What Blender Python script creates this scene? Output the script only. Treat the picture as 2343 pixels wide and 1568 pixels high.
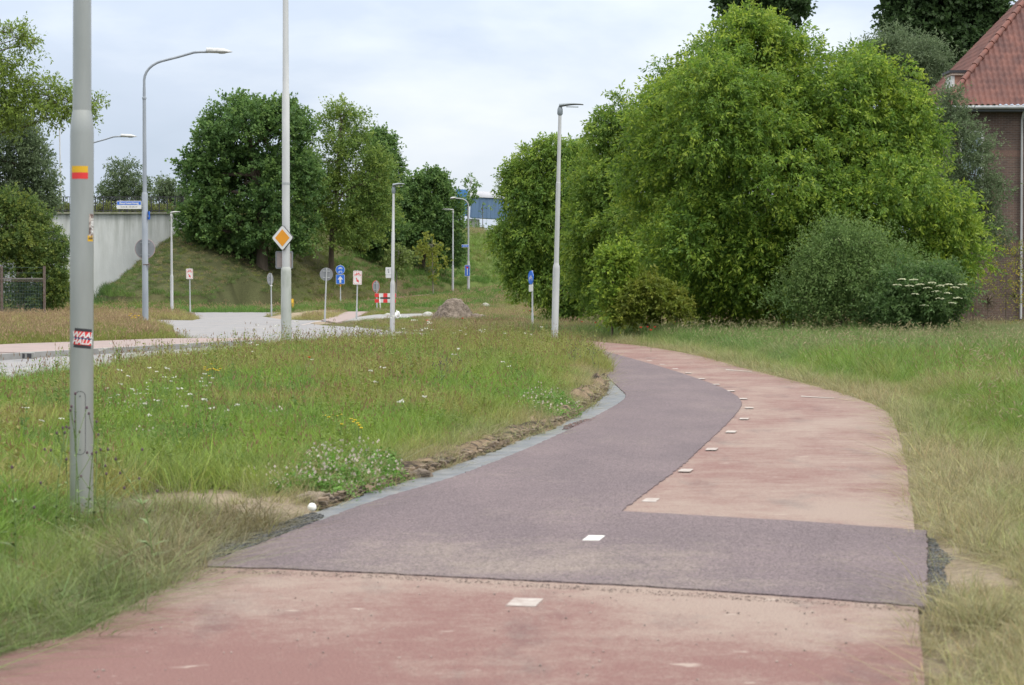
import bpy, bmesh, math, random
import numpy as np
from mathutils import Vector, Matrix, geometry
R = math.radians
for o in list(bpy.data.objects): bpy.data.objects.remove(o)
SC = bpy.context.scene
COL = SC.collection
random.seed(7); rng = np.random.default_rng(7)

# ------------------------------------------------------------------ camera
EYE = 1.6; F = 5200.0; CX, CY = 1171.0, 784.0; PITCH = math.atan(134/5200)
cd = bpy.data.cameras.new('camera'); cam = bpy.data.objects.new('camera', cd); COL.objects.link(cam)
cam.location = (0, 0, EYE); cam.rotation_euler = (R(90)-PITCH, 0, 0)
cd.sensor_width = 36; cd.lens = 36*F/2342; cd.clip_start = 0.1; cd.clip_end = 6000
cd.dof.use_dof = True; cd.dof.focus_distance = 60; cd.dof.aperture_fstop = 6.5
SC.camera = cam
SC.render.resolution_x = 1024; SC.render.resolution_y = 685

def ray(px, py):
    a = (px-CX)/F; b = (py-CY)/F; c, s = math.cos(PITCH), math.sin(PITCH)
    return (a, c - b*s, -s - b*c)
def G(px, py, z=0.0):            # pixel -> ground point
    d = ray(px, py); t = (z-EYE)/d[2]; return (d[0]*t, d[1]*t)
def P(px, py, Y):                # pixel -> point at a distance
    d = ray(px, py); t = Y/d[1]; return Vector((d[0]*t, Y, EYE + d[2]*t))
def PPM(Y): return F/Y           # pixels per metre

# ------------------------------------------------------------------ light
SUN_EL, SUN_AZ = R(50), R(125)   # azimuth clockwise from +Y
sv = Vector((math.sin(SUN_AZ)*math.cos(SUN_EL), math.cos(SUN_AZ)*math.cos(SUN_EL), math.sin(SUN_EL)))
sl = bpy.data.lights.new('sun', 'SUN'); so = bpy.data.objects.new('sun', sl); COL.objects.link(so)
sl.energy = 2.0; sl.angle = R(14); sl.color = (1.0, 0.965, 0.90)
so.rotation_euler = sv.to_track_quat('Z', 'Y').to_euler(); so.location = sv*100
SC.view_settings.view_transform = 'Standard'; SC.view_settings.look = 'None'
SC.view_settings.exposure = 0.08; SC.view_settings.gamma = 1.0

wd = bpy.data.worlds.new('World'); SC.world = wd; wd.use_nodes = True
def build_world():
    nt = wd.node_tree; nt.nodes.clear(); N = nt.nodes.new; L = nt.links.new
    out = N('ShaderNodeOutputWorld'); tc = N('ShaderNodeTexCoord')
    sky = N('ShaderNodeTexSky'); sky.sky_type = 'NISHITA'; sky.sun_disc = False
    sky.sun_elevation = SUN_EL; sky.sun_rotation = SUN_AZ; sky.dust_density = 2.0
    b1 = N('ShaderNodeBackground'); b1.inputs[1].default_value = 0.10; L(sky.outputs[0], b1.inputs[0])
    sep = N('ShaderNodeSeparateXYZ'); L(tc.outputs['Generated'], sep.inputs[0])
    def m(op, a, b=None, c=None, clamp=False):
        n = N('ShaderNodeMath'); n.operation = op; n.use_clamp = clamp
        for i, v in enumerate((a, b, c)):
            if v is None: continue
            if isinstance(v, (int, float)): n.inputs[i].default_value = v
            else: L(v, n.inputs[i])
        return n.outputs[0]
    x, y, z = sep.outputs
    mp = N('ShaderNodeMapping'); L(tc.outputs['Generated'], mp.inputs[0])
    mp.inputs['Scale'].default_value = (1.0, 1.0, 2.6); mp.inputs['Location'].default_value = (3.3, 0.0, 0.62)
    n1 = N('ShaderNodeTexNoise'); L(mp.outputs[0], n1.inputs['Vector']); n1.inputs['Scale'].default_value = 7; n1.inputs['Detail'].default_value = 6; n1.inputs['Roughness'].default_value = 0.5; n1.inputs['Distortion'].default_value = 0.15
    n2 = N('ShaderNodeTexNoise'); L(mp.outputs[0], n2.inputs['Vector']); n2.inputs['Scale'].default_value = 26; n2.inputs['Detail'].default_value = 5
    # a bright bank of cloud right of the middle of the view, clear grey-blue upper left
    dx = m('DIVIDE', m('SUBTRACT', x, 0.03), 0.12); dz = m('DIVIDE', m('SUBTRACT', z, 0.085), 0.05)
    g1 = m('POWER', 2.718, m('MULTIPLY', m('ADD', m('MULTIPLY', dx, dx), m('MULTIPLY', dz, dz)), -0.6))
    hz = m('POWER', 2.718, m('DIVIDE', m('ABSOLUTE', z), -0.035))
    f = m('ADD', m('MULTIPLY', m('SUBTRACT', n1.outputs[0], 0.5), 1.9), m('MULTIPLY', m('SUBTRACT', n2.outputs[0], 0.5), 0.35))
    f = m('ADD', f, m('MULTIPLY', g1, 0.42)); f = m('ADD', f, m('MULTIPLY', hz, 0.55)); f = m('ADD', f, 0.18)
    rp = N('ShaderNodeValToRGB'); L(f, rp.inputs[0]); e = rp.color_ramp.elements
    e[0].position = 0.0; e[0].color = (0.50, 0.58, 0.695, 1)
    e[1].position = 1.0; e[1].color = (0.80, 0.84, 0.885, 1)
    k = e.new(0.35); k.color = (0.56, 0.635, 0.755, 1); k = e.new(0.65); k.color = (0.68, 0.742, 0.82, 1)
    zen = m('ADD', 1.0, m('MULTIPLY', m('MAXIMUM', z, 0.0), 2.7))
    # left side of this overcast is a little darker
    wm = N('ShaderNodeMix'); wm.data_type = 'RGBA'; L(m('MULTIPLY', m('SUBTRACT', z, 0.16), 3.0, None, True), wm.inputs[0]); L(rp.outputs[0], wm.inputs[6]); wm.inputs[7].default_value = (0.80, 0.785, 0.77, 1)
    b2 = N('ShaderNodeBackground'); L(wm.outputs[2], b2.inputs[0]); L(zen, b2.inputs[1])
    mx = N('ShaderNodeMixShader'); mx.inputs[0].default_value = 0.93; L(b1.outputs[0], mx.inputs[1]); L(b2.outputs[0], mx.inputs[2])
    L(mx.outputs[0], out.inputs[0])
build_world()

# ------------------------------------------------------------------ helpers
def tag(o, label=None, cat=None, group=None, kind=None):
    if label: o['label'] = label
    if cat: o['category'] = cat
    if group: o['group'] = group
    if kind: o['kind'] = kind
    return o
def empty(name, loc, label, cat, group=None, rz=0, tilt=(0, 0)):
    o = bpy.data.objects.new(name, None); COL.objects.link(o); o.location = loc
    o.rotation_euler = (tilt[0], tilt[1], rz); o.empty_display_size = 0.2
    return tag(o, label, cat, group)

class MB:
    def __init__(s): s.v = []; s.f = []; s.sm = []
    def add(s, vs, fs, smooth=False):
        n = len(s.v); s.v += [tuple(v) for v in vs]; s.f += [tuple(i+n for i in f) for f in fs]; s.sm += [smooth]*len(fs); return s
    def box(s, c, d, rz=0, rx=0, ry=0, bev=0.0):
        hx, hy, hz = d[0]/2, d[1]/2, d[2]/2
        M = Matrix.Translation(c) @ Matrix.Rotation(rz, 4, 'Z') @ Matrix.Rotation(ry, 4, 'Y') @ Matrix.Rotation(rx, 4, 'X')
        if bev <= 0:
            vs = [M @ Vector((x*hx, y*hy, z*hz)) for x in (-1, 1) for y in (-1, 1) for z in (-1, 1)]
            return s.add(vs, [(0, 1, 3, 2), (4, 6, 7, 5), (0, 4, 5, 1), (2, 3, 7, 6), (0, 2, 6, 4), (1, 5, 7, 3)])
        bm = bmesh.new(); bmesh.ops.create_cube(bm, size=1)
        for v in bm.verts: v.co = Vector((v.co.x*d[0], v.co.y*d[1], v.co.z*d[2]))
        bmesh.ops.bevel(bm, geom=bm.edges[:], offset=bev, segments=2, affect='EDGES')
        bm.verts.index_update()
        s.add([M @ v.co for v in bm.verts], [[v.index for v in f.verts] for f in bm.faces]); bm.free(); return s
    def tube(s, pts, rad, n=10, caps=True, smooth=True, squash=1.0):
        pts = [Vector(p) for p in pts]
        if isinstance(rad, (int, float)): rad = [rad]*len(pts)
        vs = []; t0 = (pts[1]-pts[0]).normalized()
        a = t0.orthogonal().normalized()
        for i, p in enumerate(pts):
            t = (pts[min(i+1, len(pts)-1)]-pts[max(i-1, 0)]).normalized()
            a = (a - t*a.dot(t)).normalized(); b = t.cross(a)
            for k in range(n):
                an = 2*math.pi*k/n; vs.append(p + (a*math.cos(an)+b*math.sin(an)*squash)*rad[i])
        fs = [(i*n+k, i*n+(k+1) % n, (i+1)*n+(k+1) % n, (i+1)*n+k) for i in range(len(pts)-1) for k in range(n)]
        s.add(vs, fs, smooth)
        if caps:
            s.add(vs[:n], [tuple(range(n))[::-1]]); s.add(vs[-n:], [tuple(range(n))])
        return s
    def lathe(s, prof, n=24, M=None, smooth=True):       # prof: (r, z)
        M = M or Matrix.Identity(4)
        vs = [M @ Vector((r*math.cos(2*math.pi*k/n), r*math.sin(2*math.pi*k/n), z)) for r, z in prof for k in range(n)]
        fs = [(i*n+k, i*n+(k+1) % n, (i+1)*n+(k+1) % n, (i+1)*n+k) for i in range(len(prof)-1) for k in range(n)]
        s.add(vs, fs, smooth)
        if prof[0][0] > 1e-4: s.add(vs[:n], [tuple(range(n))[::-1]])
        if prof[-1][0] > 1e-4: s.add(vs[-n:], [tuple(range(n))])
        return s
    def prism(s, poly, y0, y1, M=None):                  # poly in XZ, extruded along Y
        M = M or Matrix.Identity(4); n = len(poly)
        vs = [M @ Vector((x, y0, z)) for x, z in poly] + [M @ Vector((x, y1, z)) for x, z in poly]
        fs = [tuple(range(n)), tuple(range(n, 2*n))[::-1]] + [(i, i+n, (i+1) % n+n, (i+1) % n) for i in range(n)]
        return s.add(vs, fs)
    def build(s, name, mat, parent=None):
        me = bpy.data.meshes.new(name); me.from_pydata(s.v, [], s.f)
        me.polygons.foreach_set('use_smooth', s.sm); me.materials.append(mat)
        bm = bmesh.new(); bm.from_mesh(me); bmesh.ops.remove_doubles(bm, verts=bm.verts, dist=1e-5)
        bmesh.ops.recalc_face_normals(bm, faces=bm.faces)
        if any(s.sm):
            for e in bm.edges:
                if len(e.link_faces) == 2 and e.calc_face_angle(0) > R(38): e.smooth = False
        bm.to_mesh(me); bm.free()
        o = bpy.data.objects.new(name, me); COL.objects.link(o)
        if parent: o.parent = parent
        return o

def np_obj(name, V, Q, mat, parent=None, col=None, smooth=False, link=True):
    me = bpy.data.meshes.new(name); V = np.asarray(V, np.float32); Q = np.asarray(Q, np.int32)
    k = Q.shape[1]
    me.vertices.add(len(V)); me.vertices.foreach_set('co', V.ravel())
    me.loops.add(Q.size); me.loops.foreach_set('vertex_index', Q.ravel())
    me.polygons.add(len(Q)); me.polygons.foreach_set('loop_start', np.arange(0, Q.size, k, dtype=np.int32))
    me.polygons.foreach_set('loop_total', np.full(len(Q), k, np.int32))
    me.polygons.foreach_set('use_smooth', np.full(len(Q), smooth))
    me.update(calc_edges=True)
    if col is not None:
        ca = me.color_attributes.new('col', 'FLOAT_COLOR', 'POINT')
        c4 = np.ones((len(V), 4), np.float32); c4[:, :col.shape[1]] = col; ca.data.foreach_set('color', c4.ravel())
    me.materials.append(mat)
    o = bpy.data.objects.new(name, me)
    if link: COL.objects.link(o)
    if parent: o.parent = parent
    return o

def smooth_line(pts, n=6):
    out = []
    for i in range(len(pts)-1):
        p0 = np.array(pts[max(i-1, 0)]); p1 = np.array(pts[i]); p2 = np.array(pts[i+1]); p3 = np.array(pts[min(i+2, len(pts)-1)])
        for k in range(n):
            t = k/n
            out.append(tuple(0.5*((2*p1)+(-p0+p2)*t+(2*p0-5*p1+4*p2-p3)*t*t+(-p0+3*p1-3*p2+p3)*t**3)))
    out.append(tuple(pts[-1])); return out

# numpy value noise
_NG = np.random.default_rng(3).random((256, 256))
def vnoise(x, y):
    xi = np.floor(x).astype(int); yi = np.floor(y).astype(int); fx = x-xi; fy = y-yi
    fx = fx*fx*(3-2*fx); fy = fy*fy*(3-2*fy)
    a = _NG[xi % 256, yi % 256]; b = _NG[(xi+1) % 256, yi % 256]; c = _NG[xi % 256, (yi+1) % 256]; d = _NG[(xi+1) % 256, (yi+1) % 256]
    return (a*(1-fx)+b*fx)*(1-fy)+(c*(1-fx)+d*fx)*fy
def fbm(x, y, o=4):
    s = 0; a = 0.5; t = 0
    for i in range(o): s = s+a*vnoise(x*2**i+17.3*i, y*2**i+5.1*i); t += a; a *= 0.5
    return s/t
def inpoly(x, y, poly):
    r = np.zeros(np.shape(x), bool); n = len(poly)
    for i in range(n):
        x1, y1 = poly[i]; x2, y2 = poly[(i+1) % n]
        if y1 == y2: continue
        c = ((y1 > y) != (y2 > y)) & (x < (x2-x1)*(y-y1)/(y2-y1)+x1); r ^= c
    return r
def distline(x, y, pts, closed=True):
    d = np.full(np.shape(x), 1e9); n = len(pts)
    for i in range(n if closed else n-1):
        ax, ay = pts[i]; bx, by = pts[(i+1) % n]; dx, dy = bx-ax, by-ay; L = dx*dx+dy*dy
        if L < 1e-12: continue
        t = np.clip(((x-ax)*dx+(y-ay)*dy)/L, 0, 1); d = np.minimum(d, (x-ax-t*dx)**2+(y-ay-t*dy)**2)
    return np.sqrt(d)
def sst(a): a = np.clip(a, 0, 1); return a*a*(3-2*a)

# ------------------------------------------------------------------ materials
def mat(name, c1, c2=None, scale=5.0, rough=0.6, bump=0.0, bscale=None, metal=0.0, world=False, detail=5, stretch=(1, 1, 1), ramp=(0.35, 0.65), spec=0.5):
    m = bpy.data.materials.new(name); m.use_nodes = True; nt = m.node_tree; b = nt.nodes['Principled BSDF']; L = nt.links.new
    b.inputs['Roughness'].default_value = rough; b.inputs['Metallic'].default_value = metal; b.inputs['Specular IOR Level'].default_value = spec
    b.inputs['Base Color'].default_value = (*c1, 1)
    if world: src = nt.nodes.new('ShaderNodeNewGeometry').outputs['Position']
    else: src = nt.nodes.new('ShaderNodeTexCoord').outputs['Object']
    mp = nt.nodes.new('ShaderNodeMapping'); L(src, mp.inputs[0]); mp.inputs['Scale'].default_value = stretch
    if c2 is not None:
        n = nt.nodes.new('ShaderNodeTexNoise'); n.inputs['Scale'].default_value = scale; n.inputs['Detail'].default_value = detail
        L(mp.outputs[0], n.inputs['Vector']); r = nt.nodes.new('ShaderNodeValToRGB'); L(n.outputs[0], r.inputs[0])
        r.color_ramp.elements[0].position = ramp[0]; r.color_ramp.elements[1].position = ramp[1]
        r.color_ramp.elements[0].color = (*c1, 1); r.color_ramp.elements[1].color = (*c2, 1); L(r.outputs[0], b.inputs['Base Color'])
    if bump:
        n2 = nt.nodes.new('ShaderNodeTexNoise'); n2.inputs['Scale'].default_value = bscale or scale*4; n2.inputs['Detail'].default_value = 6
        L(mp.outputs[0], n2.inputs['Vector']); bp = nt.nodes.new('ShaderNodeBump'); bp.inputs['Distance'].default_value = bump; bp.inputs['Strength'].default_value = 0.8
        L(n2.outputs[0], bp.inputs['Height']); L(bp.outputs[0], b.inputs['Normal'])
    return m

def leafmat(name, transl=0.35, rough=0.55, instancer=False, varscale=0.0):
    m = bpy.data.materials.new(name); m.use_nodes = True; nt = m.node_tree; b = nt.nodes['Principled BSDF']; L = nt.links.new; N = nt.nodes.new
    a = N('ShaderNodeAttribute'); a.attribute_name = 'col'; a.attribute_type = 'GEOMETRY'; c = a.outputs['Color']
    if instancer:
        ti = N('ShaderNodeAttribute'); ti.attribute_name = 'tint'; ti.attribute_type = 'INSTANCER'
        mx = N('ShaderNodeMix'); mx.data_type = 'RGBA'; L(a.outputs['Alpha'], mx.inputs[0]); L(ti.outputs['Color'], mx.inputs[6])
        L(c, mx.inputs[7])
        mu = N('ShaderNodeMix'); mu.data_type = 'RGBA'; mu.blend_type = 'MULTIPLY'; mu.inputs[0].default_value = 1
        # blades carry a per-blade tone in 'tone'
        tn = N('ShaderNodeAttribute'); tn.attribute_name = 'tone'; tn.attribute_type = 'GEOMETRY'
        L(mx.outputs[2], mu.inputs[6]); L(tn.outputs['Color'], mu.inputs[7]); c = mu.outputs[2]
    L(c, b.inputs['Base Color']); b.inputs['Roughness'].default_value = rough; b.inputs['Specular IOR Level'].default_value = 0.35
    t = N('ShaderNodeBsdfTranslucent'); L(c, t.inputs[0]); ms = N('ShaderNodeMixShader'); ms.inputs[0].default_value = transl
    L(b.outputs[0], ms.inputs[1]); L(t.outputs[0], ms.inputs[2]); L(ms.outputs[0], nt.nodes['Material Output'].inputs[0])
    return m

M_galv = mat('galvanised_steel', (0.36, 0.38, 0.39), (0.28, 0.30, 0.31), 3, 0.5, metal=0.1, stretch=(1, 1, 0.3))
M_front = mat('painted_aluminium', (0.36, 0.375, 0.355), (0.30, 0.315, 0.295), 6, 0.30, metal=0.55, stretch=(1, 1, 0.25), bump=0.0006, bscale=60)
M_pole_w = mat('pale_painted_steel', (0.44, 0.45, 0.455), (0.36, 0.375, 0.38), 4, 0.5, stretch=(1, 1, 0.3))
M_pole_b = mat('blue_grey_steel', (0.22, 0.25, 0.29), (0.28, 0.31, 0.35), 4, 0.5, stretch=(1, 1, 0.3))
M_pole_mossy = mat('weathered_pole', (0.34, 0.36, 0.34), (0.20, 0.23, 0.19), 5, 0.7, stretch=(1, 1, 0.4), ramp=(0.45, 0.75))
M_lamp_grey = mat('lamp_grey', (0.19, 0.22, 0.24), (0.16, 0.19, 0.21), 8, 0.45)
M_lamp_white = mat('lamp_white', (0.42, 0.43, 0.43), (0.27, 0.28, 0.27), 12, 0.4, ramp=(0.5, 0.75))
M_glass = mat('lamp_lens', (0.40, 0.42, 0.43), None, rough=0.15)
M_signback = mat('sign_back_grey', (0.21, 0.225, 0.24), (0.18, 0.19, 0.205), 5, 0.5, metal=0.1)
M_white = mat('sign_white', (0.62, 0.63, 0.62), (0.55, 0.56, 0.55), 8, 0.4)
M_blue = mat('sign_blue', (0.012, 0.11, 0.52), (0.015, 0.13, 0.56), 8, 0.35)
M_red = mat('sign_red', (0.62, 0.03, 0.03), (0.55, 0.03, 0.03), 8, 0.4)
M_orange = mat('sign_orange', (0.66, 0.27, 0.008), (0.62, 0.255, 0.01), 8, 0.4)
M_black = mat('black_plastic', (0.02, 0.02, 0.025), (0.03, 0.03, 0.035), 8, 0.5)
M_yellow = mat('yellow_paint', (0.60, 0.36, 0.008), (0.55, 0.32, 0.01), 6, 0.5)
M_backboard = mat('faded_board', (0.34, 0.29, 0.27), (0.28, 0.24, 0.23), 10, 0.6)
M_rust = mat('rusty_steel', (0.08, 0.05, 0.04), (0.14, 0.11, 0.095), 12, 0.7)
M_concrete = mat('concrete', (0.40, 0.41, 0.38), (0.32, 0.33, 0.31), 1.5, 0.85, bump=0.01, bscale=20, world=True)
M_kerb = mat('kerb_stone', (0.24, 0.24, 0.235), (0.19, 0.19, 0.185), 3, 0.85, world=True)
M_bark = mat('bark', (0.075, 0.055, 0.04), (0.12, 0.095, 0.07), 6, 0.9, bump=0.02, bscale=20, stretch=(1, 1, 0.25))
M_bark_pale = mat('pale_bark', (0.22, 0.20, 0.17), (0.15, 0.13, 0.11), 8, 0.9, stretch=(1, 1, 0.3))
M_leaf = leafmat('leaves', 0.50)
M_leaf_dull = leafmat('leaves_dull', 0.46, 0.6)
M_grass = leafmat('grass_blades', 0.40, 0.55, instancer=True)

# ------------------------------------------------------------------ layout of pavements (world metres)
NEW_L = [G(*p) for p in [(446, 1298), (560, 1260), (720, 1198), (880, 1140), (1040, 1092), (1200, 1030), (1330, 970), (1428, 914), (1416, 888), (1392, 866)]] + [(1.76, 44), (1.79, 52), (1.7, 56), (1.45, 59.5), (0.6, 62), (-1, 64), (-4, 66)]
OLD_L = [(-6, -8), (-4.2, 0), (-3.0, 6), G(0, 1500), G(200, 1440), G(446, 1298)]
PATH_R = [(-3, -8), (-0.2, 0), (0.95, 5), G(2115, 1568), G(2100, 1400), G(2092, 1215), G(2080, 1120), G(2070, 1050), G(2050, 980), G(2025, 940), G(1960, 912), G(1900, 893), G(1790, 865), G(1700, 842), G(1600, 815), (3.6, 57), (2.9, 61), (1.8, 65), (0, 68), (-3, 70.5)]
NEW_L_s = smooth_line(NEW_L, 5); OLD_L_s = smooth_line(OLD_L, 5); PATH_R_s = smooth_line(PATH_R, 5)
PATH = OLD_L_s + NEW_L_s[1:] + PATH_R_s[::-1]
SEAM = smooth_line([G(*p) for p in [(1420, 1172), (1500, 1112), (1560, 1066), (1620, 1010), (1665, 968), (1692, 935), (1694, 918), (1680, 904), (1650, 888), (1600, 869), (1540, 849), (1480, 831), (1400, 809)]]+[(2.05, 57), (1.6, 61), (0.9, 63.6), (-1, 65.5), (-3.8, 67.3)], 5)
NEWP = NEW_L_s + SEAM[::-1] + [G(1800, 1193), G(2098, 1215), G(2118, 1216), G(2120, 1300), G(2118, 1391), G(1850, 1369), G(1500, 1345), G(1200, 1330), G(900, 1315), G(640, 1303)]
STRIP_O = smooth_line([G(*p) for p in [(452, 1288), (560, 1240), (700, 1180), (860, 1122), (1000, 1077), (1100, 1043), (1200, 1003), (1262, 982), (1310, 957), (1368, 918), (1392, 893), (1386, 872), (1380, 858)]], 5)
STRIP = STRIP_O + [(1.8, 40.5), (1.75, 36)] + [(x+0.06, y+0.02) for x, y in NEW_L_s[:5*8]][::-1]
FIELD = [(-28, 12), (-15, 25), (-8.2, 33), (-6.9, 43), (-5.5, 52.5), (-4.0, 58), (-2.8, 61.5), (-1.5, 63.5)]
FIELD_s = smooth_line(FIELD, 5)
WALK_F = smooth_line([G(-700, 868, .12), G(-300, 836, .12), G(0, 810, .12), G(250, 796, .12), G(520, 781, .12), G(600, 778, .12)], 4)
WALK_B = smooth_line([G(-700, 818, .12), G(-300, 802, .12), G(0, 788, .12), G(250, 779, .12), G(405, 774, .12), G(600, 774, .12)], 4)
WALK = WALK_F + WALK_B[::-1]
ROAD = FIELD_s + [(-3, 66), (-2.2, 70)] + [G(*p) for p in [(1010, 766), (960, 761), (900, 757), (820, 749), (735, 744), (700, 739), (760, 735), (735, 733), (690, 733), (640, 730), (600, 724), (625, 719), (655, 716), (700, 709), (560, 709), (450, 712), (330, 716), (270, 718), (300, 722), (440, 723), (462, 728), (440, 733), (330, 732), (395, 745), (405, 776)]] + WALK_F[-2::-1] + [(-40, 30), (-45, 12)]
TAIL = [G(*p) for p in [(735, 735), (790, 716), (836, 711), (842, 716), (800, 734), (770, 741)]]            # pinkish path behind the signs
PAD = [G(*p) for p in [(770, 738), (850, 735), (990, 726), (990, 719), (860, 722), (800, 730)]]
PAVED = [PATH, ROAD, STRIP, WALK]

def terrain(x, y):
    x = np.asarray(x, float); y = np.asarray(y, float)
    b = 0.07*(fbm(x*0.35, y*0.35, 3)-0.35) + 0.05*(fbm(x*1.7+9, y*1.7, 3)-0.5)
    side = sst((x+14)/16); b = b + sst((y-112)/50)*(0.25+0.85*side)
    # field is slightly domed
    b = b + 0.10*np.exp(-((x+3)/3.5)**2-((y-35)/14)**2)
    sp_ = np.logaddexp(0, (np.minimum(x, 0)+17)/2.2)*2.2; yt = 133+39*sp_/17+0.35*np.maximum(x, 0); ln = np.clip(16.3+0.7*sp_, 16.3, 29)
    tf = (y-yt)/ln; tl = (x+0.183*y)/6.6
    tl = np.where((y > 150.6), 1.0, tl); tf = np.where((y > 150.6) & (x < -22), 1.0, tf)
    k = -np.logaddexp(-9*np.clip(tf, -3, 3), -9*np.clip(tl, -3, 3))/9+.03; e = np.clip(k, 0, 1); e = np.where(e < 0.12, e*e*4.2, e); e = np.minimum(e, 1)
    top = 6.05
    b = b*(1-e) + e*top + np.where(e > 0.05, 0.18*(fbm(x*0.5, y*0.5, 3)-0.5), 0)*(e < 0.98)
    b = np.where((y > 235), b*(1-sst((y-235)/40)), b)
    return b
def ground_z(x, y, paved=True):
    x = np.atleast_1d(np.asarray(x, float)); y = np.atleast_1d(np.asarray(y, float)); z = terrain(x, y)+0.02
    if paved:
        near = (y < 150)
        d = np.full(x.shape, 9.0); ins = np.zeros(x.shape, bool)
        xs, ys = x[near], y[near]; dd = np.full(xs.shape, 9.0); ii = np.zeros(xs.shape, bool)
        for p in PAVED+[TAIL, PAD]:
            ii |= inpoly(xs, ys, p); dd = np.minimum(dd, distline(xs, ys, p))
        d[near] = dd; ins[near] = ii
        k = sst((d-0.02)/0.45); flat = -0.035
        z = np.where(ins, flat, flat+(z-flat)*k)
    return z
def gz(x, y): return float(ground_z(x, y)[0])

# ------------------------------------------------------------------ ground sheet
def grid_axis(segs):
    out = []
    for a, b, n in segs: out += list(np.linspace(a, b, n, endpoint=False))
    out.append(segs[-1][1]); return np.array(out)
xs = grid_axis([(-900, -120, 14), (-120, -45, 20), (-45, -12, 55), (-12, 8, 170), (8, 40, 50), (40, 120, 20), (120, 900, 14)])
ys = grid_axis([(-60, 0, 12), (0, 8, 24), (8, 34, 200), (34, 75, 160), (75, 130, 110), (130, 215, 110), (215, 300, 20), (300, 3000, 20)])
GX, GY = np.meshgrid(xs, ys); gx, gy = GX.ravel(), GY.ravel(); gzv = ground_z(gx, gy)
nx, ny = len(xs), len(ys); idx = np.arange(nx*ny).reshape(ny, nx)
GQ = np.stack([idx[:-1, :-1], idx[:-1, 1:], idx[1:, 1:], idx[1:, :-1]], -1).reshape(-1, 4)
def soil_colour(x, y):
    n = fbm(x*0.6, y*0.6, 4)[:, None]; n2 = fbm(x*3+7, y*3, 4)[:, None]
    green = np.array([0.075, 0.105, 0.03]); straw = np.array([0.18, 0.155, 0.085]); sand = np.array([0.275, 0.228, 0.178]); brown = np.array([0.11, 0.085, 0.055])
    c = green*(1-n)+brown*n
    dp = distline(x, y, PATH)[:, None]; far = np.clip((y[:, None]-25)/20, 0, 1)
    w = sst((0.9+0.5*n2-dp)/0.6)*(1-0.7*far); c = c*(1-w)+straw*w
    w = sst((0.28+0.3*(n2-.3)-dp)/0.25)*(1-far); c = c*(1-w)+sand*0.85*w
    for (px, py, rx, ry, z) in [(600, 1172, 160, 22, 1.0), (470, 1155, 90, 18, .8), (330, 1170, 80, 30, .6), (2215, 1310, 75, 45, .9), (2170, 1260, 60, 26, .5), (700, 722, 60, 7, 1), (770, 738, 60, 4, 1), (1040, 733, 80, 5, .7), (1215, 873, 55, 12, .9), (640, 727, 40, 4, 1)]:
        cxp, cyp = G(px, py); x1, _ = G(px+rx, py); _, y1 = G(px, py-ry); r = ((x-cxp)/(x1-cxp))**2+((y-cyp)/(y1-cyp))**2
        w = sst((1.25-r[:, None]+0.9*(n2-.5))/0.6)*z; c = c*(1-w)+(sand*(0.85+.3*n))*w
    # embankment: bare brown under the big oak, grassy right
    e = sst((y-132)/6)[:, None]*sst((-11-x)/6)[:, None]; c = c*(1-e)+np.array([0.060, 0.066, 0.032])*(0.6+0.8*n2)*e
    e = sst((y-160)/8)[:, None]*sst((x+14)/5)[:, None]; c = c*(1-e)+np.array([0.10, 0.14, 0.04])*(0.8+.4*n)*e
    return c*(0.8+0.4*n2)
M_ground = bpy.data.materials.new('soil'); M_ground.use_nodes = True
def _gm():
    nt = M_ground.node_tree; b = nt.nodes['Principled BSDF']; N = nt.nodes.new; L = nt.links.new
    a = N('ShaderNodeAttribute'); a.attribute_name = 'col'; g = N('ShaderNodeNewGeometry')
    n = N('ShaderNodeTexNoise'); n.inputs['Scale'].default_value = 14; n.inputs['Detail'].default_value = 8; n.inputs['Roughness'].default_value = .7; L(g.outputs['Position'], n.inputs['Vector'])
    r = N('ShaderNodeValToRGB'); L(n.outputs[0], r.inputs[0]); r.color_ramp.elements[0].position = .3; r.color_ramp.elements[0].color = (.55, .55, .52, 1); r.color_ramp.elements[1].position = .7; r.color_ramp.elements[1].color = (1.25, 1.22, 1.15, 1)
    mx = N('ShaderNodeMix'); mx.data_type = 'RGBA'; mx.blend_type = 'MULTIPLY'; mx.inputs[0].default_value = 1; L(a.outputs[0], mx.inputs[6]); L(r.outputs[0], mx.inputs[7])
    L(mx.outputs[2], b.inputs['Base Color']); b.inputs['Roughness'].default_value = .95; b.inputs['Specular IOR Level'].default_value = .1
    bp = N('ShaderNodeBump'); bp.inputs['Distance'].default_value = .03; L(n.outputs[0], bp.inputs['Height']); L(bp.outputs[0], b.inputs['Normal'])
_gm()
g = np_obj('ground', np.stack([gx, gy, gzv], 1), GQ, M_ground, col=soil_colour(gx, gy), smooth=True)
tag(g, kind='structure')

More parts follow.
